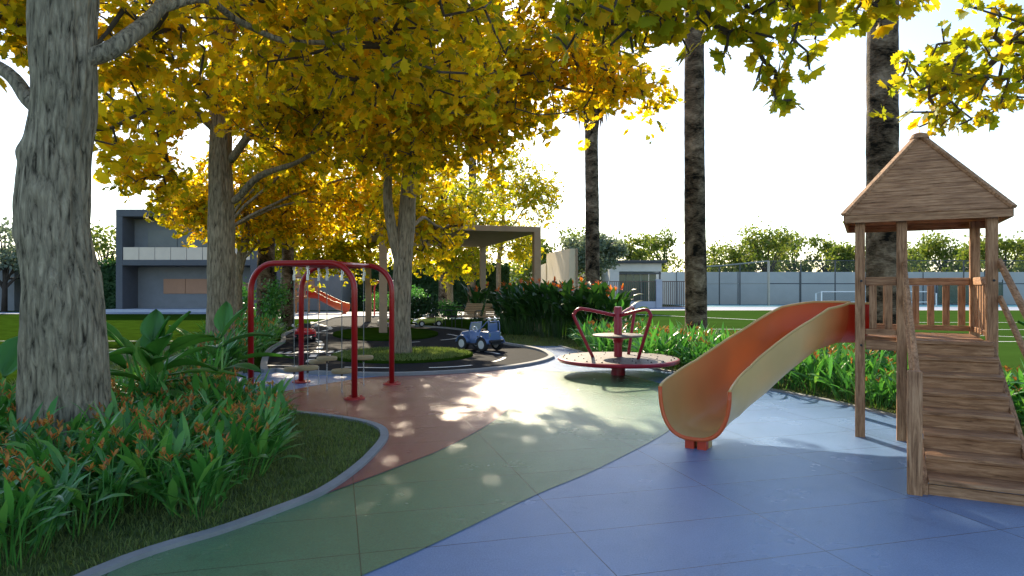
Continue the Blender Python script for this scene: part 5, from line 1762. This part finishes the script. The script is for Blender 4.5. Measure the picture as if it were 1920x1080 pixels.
big_plant('broad_leaf_plant', 'large glossy broad-leaved plant right of the thick grey trunk', (-4.4, 7.9, 0.01),
          [(80, 70, 0.75, 0.5, 0.27, 0.8), (-45, 50, 0.75, 0.55, 0.27, 1.2), (-120, 45, 0.65, 0.55, 0.28, 1.4), (20, 62, 0.95, 0.45, 0.2, 0.8), (-20, 38, 0.85, 0.62, 0.2, 1.3), (-150, 62, 0.85, 0.5, 0.26, 1.0), (100, 75, 0.95, 0.42, 0.24, 0.3), (40, 72, 0.85, 0.45, 0.22, 0.8), (10, 40, 0.75, 0.62, 0.22, 1.2), (-15, 25, 0.62, 0.66, 0.22, 1.5), (-100, 15, 0.85, 0.60, 0.30, 1.6), (-60, 35, 0.7, 0.6, 0.26, 1.5),
           (170, 50, 0.8, 0.5, 0.24, 1.2), (-5, 12, 0.45, 0.7, 0.2, 0.9), (15, 10, 0.55, 0.75, 0.18, 0.8), (-30, 8, 0.35, 0.7, 0.2, 0.8), (130, 60, 0.6, 0.5, 0.25, 1.0), (-80, 60, 0.55, 0.5, 0.26, 1.2), (60, 40, 0.6, 0.55, 0.25, 1.3), (-130, 30, 0.5, 0.5, 0.24, 1.3)], M['plant_leaf'], 3).scale = (1.2, 1.2, 0.98)
big_plant('broad_leaf_plant', 'smaller glossy broad-leaved plant left of the second trunk', (-4.25, 9.35, 0.01),
          [(20, 60, 0.8, 0.5, 0.22, 1.0), (-10, 30, 0.7, 0.7, 0.18, 1.1), (100, 70, 0.85, 0.45, 0.24, 0.6), (-60, 30, 0.6, 0.6, 0.22, 1.2), (160, 40, 0.7, 0.5, 0.22, 1.0), (0, 15, 0.5, 0.75, 0.16, 0.7), (-30, 15, 0.4, 0.7, 0.18, 0.8), (60, 45, 0.6, 0.5, 0.22, 1.0)], M['plant_leaf'], 4).scale = (1.15, 1.15, 1.1)
big_plant('broad_leaf_plant', 'bright ribbed broad leaf plant at the left edge behind the thick trunk', (-4.98, 7.0, 0.01),
          [(-100, -55, 1.05, 0.46, 0.32, 0.2), (200, -30, 0.9, 0.45, 0.28, 0.5), (-160, 20, 0.45, 0.5, 0.26, 1.2), (-70, 25, 0.4, 0.5, 0.26, 1.0), (180, 10, 0.3, 0.5, 0.26, 0.8), (-120, 40, 0.25, 0.45, 0.22, 0.8)], M['plant_leaf'], 5).scale = (1.15, 1.15, 1.05)
big_plant('broad_leaf_plant', 'green broad-leaved plant behind the right handrail of the play tower', (6.3, 7.3, 0.0),
          [(100, 75, 1.05, 0.5, 0.22, 0.5), (160, 50, 0.9, 0.5, 0.22, 1.0), (-100, 45, 0.8, 0.5, 0.24, 1.2), (20, 50, 0.9, 0.5, 0.22, 1.0), (-60, 30, 0.6, 0.5, 0.24, 1.3), (180, 30, 0.6, 0.5, 0.22, 1.0), (-140, 25, 0.4, 0.55, 0.22, 1.0), (-30, 55, 0.5, 0.5, 0.22, 1.0)], M['plant_leaf'], 6)


# bird-of-paradise clumps
def paradise(label, x, y, h, seed, group, nl=50, r=0.55, mat='plant_dark', nfl=3):
    rr = random.Random(seed)
    T = empty('bird_of_paradise', (x, y, 0.0), rr.uniform(0, 6)); tag(T, label, 'plant', group)
    V = []; Q = []
    for k in range(nl):
        a = rr.uniform(0, 6.28); rad = r * math.sqrt(rr.uniform(0, 1))
        b = Vector((rad * 0.6 * math.cos(a), rad * 0.6 * math.sin(a), 0)); hs = h * rr.uniform(0.25, 0.85)
        hub = Vector((rad * math.cos(a), rad * math.sin(a), hs)); el = R(rr.uniform(20, 80))
        d = Vector((math.cos(a) * math.cos(el), math.sin(a) * math.cos(el), math.sin(el)))
        w = Vector((0.011, 0.008, 0)); q = len(V); V += [b - w, b + w, hub + w, hub - w]; Q.append((q, q + 1, q + 2, q + 3))
        strip_leaf(V, Q, hub, d, h * rr.uniform(0.30, 0.42), rr.uniform(0.15, 0.25), rr.uniform(1.2, 3.2), rr, 5, 0.35)
    link_mesh('foliage', to_mesh('foliage', V, Q), M[mat], T, smooth=True)
    V = []; Q = []
    for k in range(nfl):
        a = rr.uniform(0, 6.28); rad = r * math.sqrt(rr.uniform(0, 1)); top = Vector((rad * math.cos(a), rad * math.sin(a), h * rr.uniform(0.85, 1.08)))
        w = Vector((0.010, 0.006, 0)); q = len(V); b = Vector((top.x * .8, top.y * .8, top.z - 0.12)); V += [b - w, b + w, top + w, top - w]; Q.append((q, q + 1, q + 2, q + 3))
        a2 = rr.uniform(0, 6.28)
        strip_leaf(V, Q, top, Vector((math.cos(a2), math.sin(a2), 0.12)), 0.24, 0.055, 0.3, rr, 5, 0.8)
        for j in range(5):
            el = R(35 + 22 * j)
            strip_leaf(V, Q, top + Vector((0, 0, 0.01)), Vector((math.cos(a2) * math.cos(el), math.sin(a2) * math.cos(el) + rr.uniform(-.3, .3), math.sin(el))), rr.uniform(0.14, 0.22), 0.05, 0.0, rr, 5, 0.5)
    link_mesh('blossom', to_mesh('blossom', V, Q), M['flower_bright'], T)
    return T


bp = [(897, 29.5, 1.6), (955, 24.2, 1.6), (962, 22.8, 1.6), (980, 22.2, 1.62), (1005, 21.6, 1.68), (1030, 21.0, 1.66), (1055, 20.6, 1.62), (1080, 20.2, 1.66), (1105, 19.9, 1.58), (1130, 19.7, 1.60), (1152, 19.6, 1.45), (966, 25.6, 1.6), (990, 23.6, 1.66), (1042, 22.4, 1.68), (1092, 21.6, 1.66)]
side_ = ['beside the pale slatted bench', 'right of the bench', 'behind the toy jeep', 'at the foot of the right pergola pillar', 'right of the pergola pillar', 'in front of the cream wall', 'left of the slim palm', 'in front of the slim palm', 'right of the slim palm', 'behind the merry-go-round post', 'at the right end of the flowering hedge', 'in the rear row behind the bench', 'in the rear row at the pergola pillar', 'in the rear row before the cream wall', 'in the rear row at the slim palm']
for i, (px, dd, h) in enumerate(bp):
    paradise('bird-of-paradise clump with orange flowers ' + side_[i], (px - 960) / FPX * dd, dd, h, 400 + i, 'bird-of-paradise clumps behind the merry-go-round')
big_plant('broad_leaf_plant', 'upright broad leaf plant rising at the right end of the flowering hedge', (3.05, 19.2, 0.0),
          [(10, 60, 0.95, 0.62, 0.22, 0.3), (170, 75, 0.9, 0.6, 0.24, 0.4), (-90, 60, 0.8, 0.6, 0.22, 0.8), (60, 75, 1.0, 0.5, 0.2, 0.5), (-40, 40, 0.6, 0.6, 0.2, 1.0)], M['plant_leaf'], 8)

# rounded dark shrub behind the lime car
T = empty('round_shrub', (-4.25, 30.3, 0)); tag(T, 'low rounded dark shrub with white specks behind the yellow-green toy car', 'shrub')
rng = np.random.default_rng(9)
e = rng.normal(size=(2600, 3)); e /= np.linalg.norm(e, axis=1, keepdims=True); e *= rng.uniform(0, 1, (2600, 1)) ** 0.35
P = np.array([0, 0, 0.62]) + e * np.array([0.95, 0.8, 0.58]); P[:, 2] = np.maximum(P[:, 2], 0.04)
V, F = quad_leaves(P, 0.13, rng); link_mesh('foliage', np_mesh('foliage', V, F), M['hedge_leaf'], T)
mb = MB()
for k in range(9): mb.tube([(0, 0, 0), (0.5 * math.cos(k), 0.4 * math.sin(k), 0.7)], [0.02, 0.008], 5)
mb.build('stem', M['twig'], T)
k = rng.integers(0, 2600, 60); V, F = quad_leaves(P[k] * np.array([1.05, 1.05, 1.06]), 0.09, rng); link_mesh('blossom', np_mesh('blossom', V, F), M['white_paint'], T)


def shrub(label, x, y, r, h, seed, mat='plant_leaf', n=1500, size=0.12):
    T = empty('leafy_shrub', (x, y, 0)); tag(T, label, 'shrub')
    rng = np.random.default_rng(seed)
    P = []
    for k in range(9):
        c = np.array([rng.normal(0, r * 0.4), rng.normal(0, r * 0.4), h * rng.uniform(0.3, 0.85)])
        e = rng.normal(size=(n // 9, 3)); P.append(c + e * np.array([r * .26, r * .26, h * .13]))
    P = np.concatenate(P); P[:, 2] = np.clip(P[:, 2], 0.04, None)
    V, F = quad_leaves(P, size, rng); link_mesh('foliage', np_mesh('foliage', V, F), M[mat], T)
    mb = MB()
    for k in range(7): mb.tube([(0, 0, 0), (r * 0.5 * math.cos(k * .9), r * .5 * math.sin(k * .9), h * .75)], [0.02, 0.008], 5)
    mb.build('stem', M['twig'], T)


shrub('loose leafy shrub between the two dark left palms', -9.2, 25.2, 0.7, 1.9, 21)
shrub('leafy shrub left of the dark patched palm, before the house path', -11.2, 27.5, 0.9, 1.7, 22)
shrub('pale silvery shrub at the left edge of the toy road', -7.5, 19.8, 0.45, 0.55, 23, 'olive_leaf', 900, 0.08)
shrub('low leafy shrub behind the far slide', -8.4, 42.0, 1.1, 1.5, 24)
shrub('leafy shrub right of the far slide on the plaza edge', -6.3, 42.5, 1.0, 1.6, 25)
shrub('low shrub under the bench beside the far palm', -3.2, 33.0, 0.7, 1.0, 26)

# ================================================================== BUILDINGS
hs = empty('modern_house', (-26.4, 43.7, 0)); tag(hs, 'dark grey two-storey modern house with balcony panels behind the second trunk', 'house')
WH, HD, HT = 9.4, 7.0, 6.85
m = MB()
m.box((WH / 2, HD / 2 + 0.0, HT - 0.24), (WH, HD, 0.48)); m.box((0.22, HD / 2, (HT - 0.48 - 0.2) / 2 + 0.2), (0.44, HD - 0.004, HT - 0.48 - 0.2)); m.box((WH - 0.22, HD / 2, (HT - 0.68) / 2 + 0.2), (0.44, HD - 0.004, HT - 0.68))
m.build('frame', M['house_frame'], hs, bevel=0.02)
m = MB(); m.box((WH / 2, HD / 2 + 0.9, 1.65), (WH - 0.9, HD - 1.8, 2.88)); m.box((WH / 2, HD / 2 + 0.7, 4.92), (WH - 0.9, HD - 1.4, 2.85)); m.build('wall', M['house_dark'], hs)
m = MB(); m.box((WH / 2, HD / 2 - 0.02, 3.29), (WH - 0.885, HD - 0.05, 0.36)); m.build('floor_slab', M['house_frame'], hs, bevel=0.01)
m = MB(); m.box((WH / 2, HD / 2 - 0.4, 0.10), (WH + 0.5, HD + 0.8, 0.20)); m.build('plinth', M['wall_pier'], hs, bevel=0.02)
for k in range(8):
    m = MB(); w_ = (WH - 0.92) / 8; m.box((0.46 + w_ * (k + 0.5), 0.06, 3.90), (w_ - 0.035, 0.04, 0.84)); m.build('balcony_panel', M['house_panel'], hs, bevel=0.005)
for k in range(2):
    m = MB(); m.box((3.05 + 1.53 * k - 0.04, 1.765, 1.72), (1.50, 0.06, 1.02)); m.build('window', M['house_shutter'], hs, bevel=0.005)
m = MB(); m.box((7.9, 1.765, 1.72), (1.2, 0.06, 0.5)); m.build('window', M['house_shutter'], hs, bevel=0.005)
for k in range(3):
    m = MB(); m.box((2.4 + 2.05 * k, 1.36, 5.0), (2.0, 0.06, 1.15)); m.build('window', M['house_blind'], hs, bevel=0.005)

lb = empty('grey_building', (-45.0, 46.0, 0)); tag(lb, 'plain grey building at the far left edge behind the thick trunk', 'building')
m = MB(); m.box((5.0, 4, 1.55), (10.2, 8, 3.1)); m.build('wall', M['house_dark'], lb, bevel=0.02)
m = MB(); m.box((5.0, 4, 3.2), (10.5, 8.3, 0.2)); m.build('roof', M['house_frame'], lb, bevel=0.02)
m = MB(); m.box((5.0, -0.02, 1.6), (2.2, 0.06, 1.1)); m.build('window', M['house_blind'], lb, bevel=0.01)
br = empty('brown_building', (-16.6, 46.5, 0)); tag(br, 'low dull building with tan window band behind the left palms', 'building')
m = MB(); m.box((2.2, 2, 1.5), (4.6, 4, 3.0)); m.build('wall', M['house_dark'], br, bevel=0.02)
m = MB(); m.box((2.2, 2, 3.08), (4.9, 4.3, 0.16)); m.build('roof', M['house_frame'], br, bevel=0.02)
m = MB(); m.box((1.4, -0.015, 1.95), (2.4, 0.06, 0.55)); m.build('window', M['house_shutter'], br, bevel=0.01)

# cream compound wall whose long side faces left, catching the low sun
cw = empty('cream_wall', (3.2, 36.6, 0)); tag(cw, 'tall cream rendered wall lit by low sun right of the pergola', 'wall')
m = MB()
Lw = 10.4
for (y0, y1, za, zb, xo) in ((0, Lw, 3.80, 4.05, 0.0), (Lw, Lw + 13, 3.38, 3.2, 0.05)):
    dx = -0.07
    vs = []
    for (y, z) in ((y0, za), (y1, zb)):
        x = dx * y - xo
        vs += [(x, y, 0), (x, y, z), (x + 0.35, y, z), (x + 0.35, y, 0)]
    m.add(vs, [(0, 1, 5, 4), (1, 2, 6, 5), (2, 3, 7, 6), (0, 3, 2, 1), (4, 5, 6, 7)])
m.build('wall_body', M['wall_cream'], cw)
m = MB(); m.box((0.42, -0.03, 1.9), (0.10, 0.06, 3.8)); m.build('edge_strip', M['pergola'], cw)
wl = empty('white_boundary_wall', (-8, 66, 0)); tag(wl, 'pale boundary wall closing the view between hedge and cream wall', 'wall')
m = MB(); m.box((7.0, 0, 1.7), (20, 0.3, 3.4)); m.build('wall_body', M['wall_white'], wl)

# gatehouse
gh = empty('gatehouse', (9.0, 55.5, 0)); tag(gh, 'small flat-roofed pale gatehouse with green glazing behind the barred gate', 'building')
m = MB(); m.box((1.5, 3, 3.35), (4.4, 5.6, 0.7)); m.box((-0.3, 3, 1.5), (0.8, 5.6, 3.0)); m.box((1.9, 5.6, 1.5), (3.6, 0.2, 3.0)); m.build('wall', M['wall_white'], gh, bevel=0.02)
m = MB(); m.box((1.6, 2.8, 3.83), (4.9, 6.2, 0.24)); m.build('roof', M['roof_dark'], gh, bevel=0.02)
m = MB(); m.box((1.9, 0.45, 2.85), (3.6, 0.12, 0.16)); m.box((3.62, 0.5, 1.5), (0.12, 0.12, 3.0)); m.build('door_frame', M['post_dark'], gh)
for k in range(5):
    m = MB(); m.box((0.45 + 0.66 * k, 0.9, 1.45), (0.60, 0.05, 2.65)); m.build('window', M['window_green'], gh, bevel=0.01)

bg = empty('barred_fence', (6.9, 53, 0)); tag(bg, 'white-based fence with dark vertical bars in front of the gatehouse', 'fence')
m = MB(); m.box((2.55, 0, 0.26), (5.2, 0.22, 0.52)); m.build('base_wall', M['wall_pier'], bg, bevel=0.01)
m = MB()
for k in range(34): m.box((0.05 + 0.15 * k, 0, 1.32), (0.045, 0.045, 1.58))
m.box((2.5, 0, 2.12), (5.0, 0.07, 0.06)); m.build('bars', M['bars'], bg)
gt = empty('barred_gate', (12.1, 53, 0)); tag(gt, 'brown barred gate between white pier and second palm trunk', 'gate')
m = MB()
for k in range(15): m.box((0.1 + 0.15 * k, 0, 1.12), (0.055, 0.05, 2.0))
m.build('bars', M['bars'], gt)
m = MB(); m.box((1.15, 0, 2.13), (2.3, 0.08, 0.07)); m.box((1.15, 0, 0.10), (2.3, 0.08, 0.08)); m.build('gate_frame', M['bars'], gt)
gq = empty('gate_pier', (11.85, 53, 0)); tag(gq, 'square white gate pier between barred fence and brown gate', 'pier')
m = MB(); m.box((0, 0, 1.12), (0.48, 0.4, 2.24)); m.build('shaft', M['wall_pier'], gq, bevel=0.01)
m = MB(); m.box((0, 0, 2.27), (0.54, 0.46, 0.06)); m.build('cap', M['wall_pier'], gq, bevel=0.01)
ps = empty('metal_panel', (6.6, 44.2, 0)); tag(ps, 'small white panel and post beside the slim palm', 'sign')
m = MB(); m.box((-0.55, 0, 1.35), (0.72, 0.05, 1.2)); m.build('panel', M['wall_white'], ps, bevel=0.01)
m = MB(); m.tube([(-0.1, 0, 0), (-0.1, 0, 2.05)], 0.04, 8); m.tube([(-0.95, 0, 0), (-0.95, 0, 1.9)], 0.04, 8); m.build('post', M['white_paint'], ps)

# grey wall behind the courts, in panels
gw = empty('grey_boundary_wall', (13.0, 64, 0)); tag(gw, 'long pale grey boundary wall behind the sports courts', 'wall')
m = MB(); m.box((35, 0, 1.58), (70, 0.3, 3.16)); m.build('wall_body', M['wall_grey'], gw)
for k in range(12):
    m = MB(); m.box((3 + 6 * k, -0.17, 1.6), (0.07, 0.05, 3.2)); m.build('joint_strip', M['post_dark'], gw)

# court fence
cf = empty('court_fence', (0, 0, 0)); tag(cf, 'tall thin wire court fence with a thick corner post before the grey wall', 'fence')
cpx = (1441 - 960) / FPX * 59.5
pm = [(17.7, 62.5, 3.65), (19.6, 62.0, 3.7), (21.2, 61.0, 3.85), (cpx, 59.5, 4.05), (26.5, 60.2, 4.1), (30.0, 60.9, 4.15), (36.0, 61.0, 4.15), (42, 61, 4.15), (48, 61, 4.15), (54, 61, 4.15)]
for i, (x, y, h) in enumerate(pm):
    m = MB(); r = 0.12 if i == 3 else 0.06
    m.tube([(x, y, 0), (x, y, h)], r, 8); m.build('post', M['post_warm'] if i in (3,) else M['post_dark'], cf, smooth='auto')
m = MB(); m.tube([(x, y, h) for x, y, h in pm[:4]], 0.07, 6); m.build('rail', M['post_warm'], cf)
m = MB(); m.tube([(x, y, h) for x, y, h in pm[3:]], 0.04, 6); m.build('rail', M['post_dark'], cf)
m = MB(); m.tube([(x, y, 2.0) for x, y, h in pm[:4]], 0.04, 6); m.build('rail', M['post_warm'], cf)
m = MB(); m.tube([(x, y, 2.0) for x, y, h in pm[3:]], 0.05, 6); m.build('rail', M['post_dark'], cf)


def mesh_mat():
    m, nt, b = new_mat('wire_mesh')
    v = coords(nt, (1, 1, 1))
    b.inputs['Base Color'].default_value = (0.06, 0.08, 0.08, 1)
    n = tex_noise(nt, v, 30, 2)
    nt.links.new(ramp(nt, [(0.3, (0.05, 0.07, 0.07)), (0.7, (0.08, 0.10, 0.10))], n), b.inputs['Base Color'])
    b.inputs['Alpha'].default_value = 0.22
    return m


m = MB()
for (a, b) in zip(pm, pm[1:]): m.add([(a[0], a[1], 0.05), (b[0], b[1], 0.05), (b[0], b[1], b[2]), (a[0], a[1], a[2])], [(0, 1, 2, 3)])
m.build('wire_mesh', mesh_mat(), cf)

# tennis net: white tape and posts
tn = empty('tennis_net', (27.0, 57.2, 0)); tag(tn, 'low tennis net with white tape and posts in front of the grey wall', 'net')
m = MB()
m.box((4.75, 0, 1.28), (9.5, 0.05, 0.07)); m.box((4.75, 0, 0.38), (9.5, 0.05, 0.06)); m.box((0, 0, 0.83), (0.09, 0.052, 0.97)); m.box((9.5, 0, 0.83), (0.09, 0.052, 0.97)); m.build('tape', M['white_paint'], tn)
m = MB(); m.add([(0, 0, 0.38), (9.5, 0, 0.38), (9.5, 0, 1.28), (0, 0, 1.28)], [(0, 1, 2, 3)]); m.build('netting', bpy.data.materials['wire_mesh'], tn)
for x in (-0.5, 10.0):
    m = MB(); m.tube([(x, 0, 0), (x, 0, 1.15)], 0.05, 8); m.build('post', M['white_paint'], tn)
    m = MB(); m.tube([(x, 0, 1.12), (0 if x < 0 else 9.5, 0, 1.28)], 0.012, 5); m.build('rope', M['white_paint'], tn)
# darker screens on the fence seen through the tower
cs = empty('court_screen', (40.5, 62.6, 0)); tag(cs, 'dark green windscreen panels on the court seen through the tower railing', 'screen')
for k in range(2):
    m = MB(); m.box((1.6 + 3.3 * k, 0, 1.15), (2.9, 0.05, 2.0)); m.build('panel', M['window_green'], cs, bevel=0.01)
m = MB()
for k in range(4): m.tube([(0.05 + 2.1 * k, 0.06, 0), (0.05 + 2.1 * k, 0.06, 2.4)], 0.05, 6)
m.build('post', M['post_dark'], cs)

# ================================================================== CAMERA, SKY, SUN
cam = bpy.data.cameras.new('camera'); co = bpy.data.objects.new('camera', cam); COL.objects.link(co)
co.location = (0, 0, EYE); co.rotation_euler = (R(90), 0, 0)
cam.sensor_width = 36; cam.lens = FPX / 1920 * 36; cam.clip_end = 3000; cam.clip_start = 0.05
scene.camera = co
w = bpy.data.worlds.new('World'); scene.world = w; w.use_nodes = True
nt = w.node_tree; bgn = nt.nodes['Background']
sky = nt.nodes.new('ShaderNodeTexSky'); sky.sky_type = 'NISHITA'; sky.sun_disc = False
AZ = -10.0; EL = 31.0            # sun is ahead of the camera, a little to the left
sky.sun_elevation = R(EL); sky.sun_rotation = R(AZ)
sky.altitude = 0; sky.air_density = 1.0; sky.dust_density = 0.7; sky.ozone_density = 1.0
nt.links.new(sky.outputs['Color'], bgn.inputs['Color']); bgn.inputs['Strength'].default_value = 0.14
sl = bpy.data.lights.new('sun', 'SUN'); sl.energy = 4.8; sl.angle = R(0.9); sl.color = (1.0, 0.85, 0.62)
so = bpy.data.objects.new('sun', sl); COL.objects.link(so)
sd = Vector((math.sin(R(AZ)) * math.cos(R(EL)), math.cos(R(AZ)) * math.cos(R(EL)), math.sin(R(EL))))
so.rotation_euler = sd.to_track_quat('Z', 'Y').to_euler()
scene.view_settings.view_transform = 'Standard'; scene.view_settings.look = 'None'
scene.view_settings.exposure = 1.06; scene.view_settings.gamma = 1.0; scene.view_settings.use_curve_mapping = False
cy = scene.cycles
cy.max_bounces = 8; cy.transparent_max_bounces = 12; cy.diffuse_bounces = 5; cy.glossy_bounces = 3; cy.transmission_bounces = 4
cy.sample_clamp_indirect = 6.0
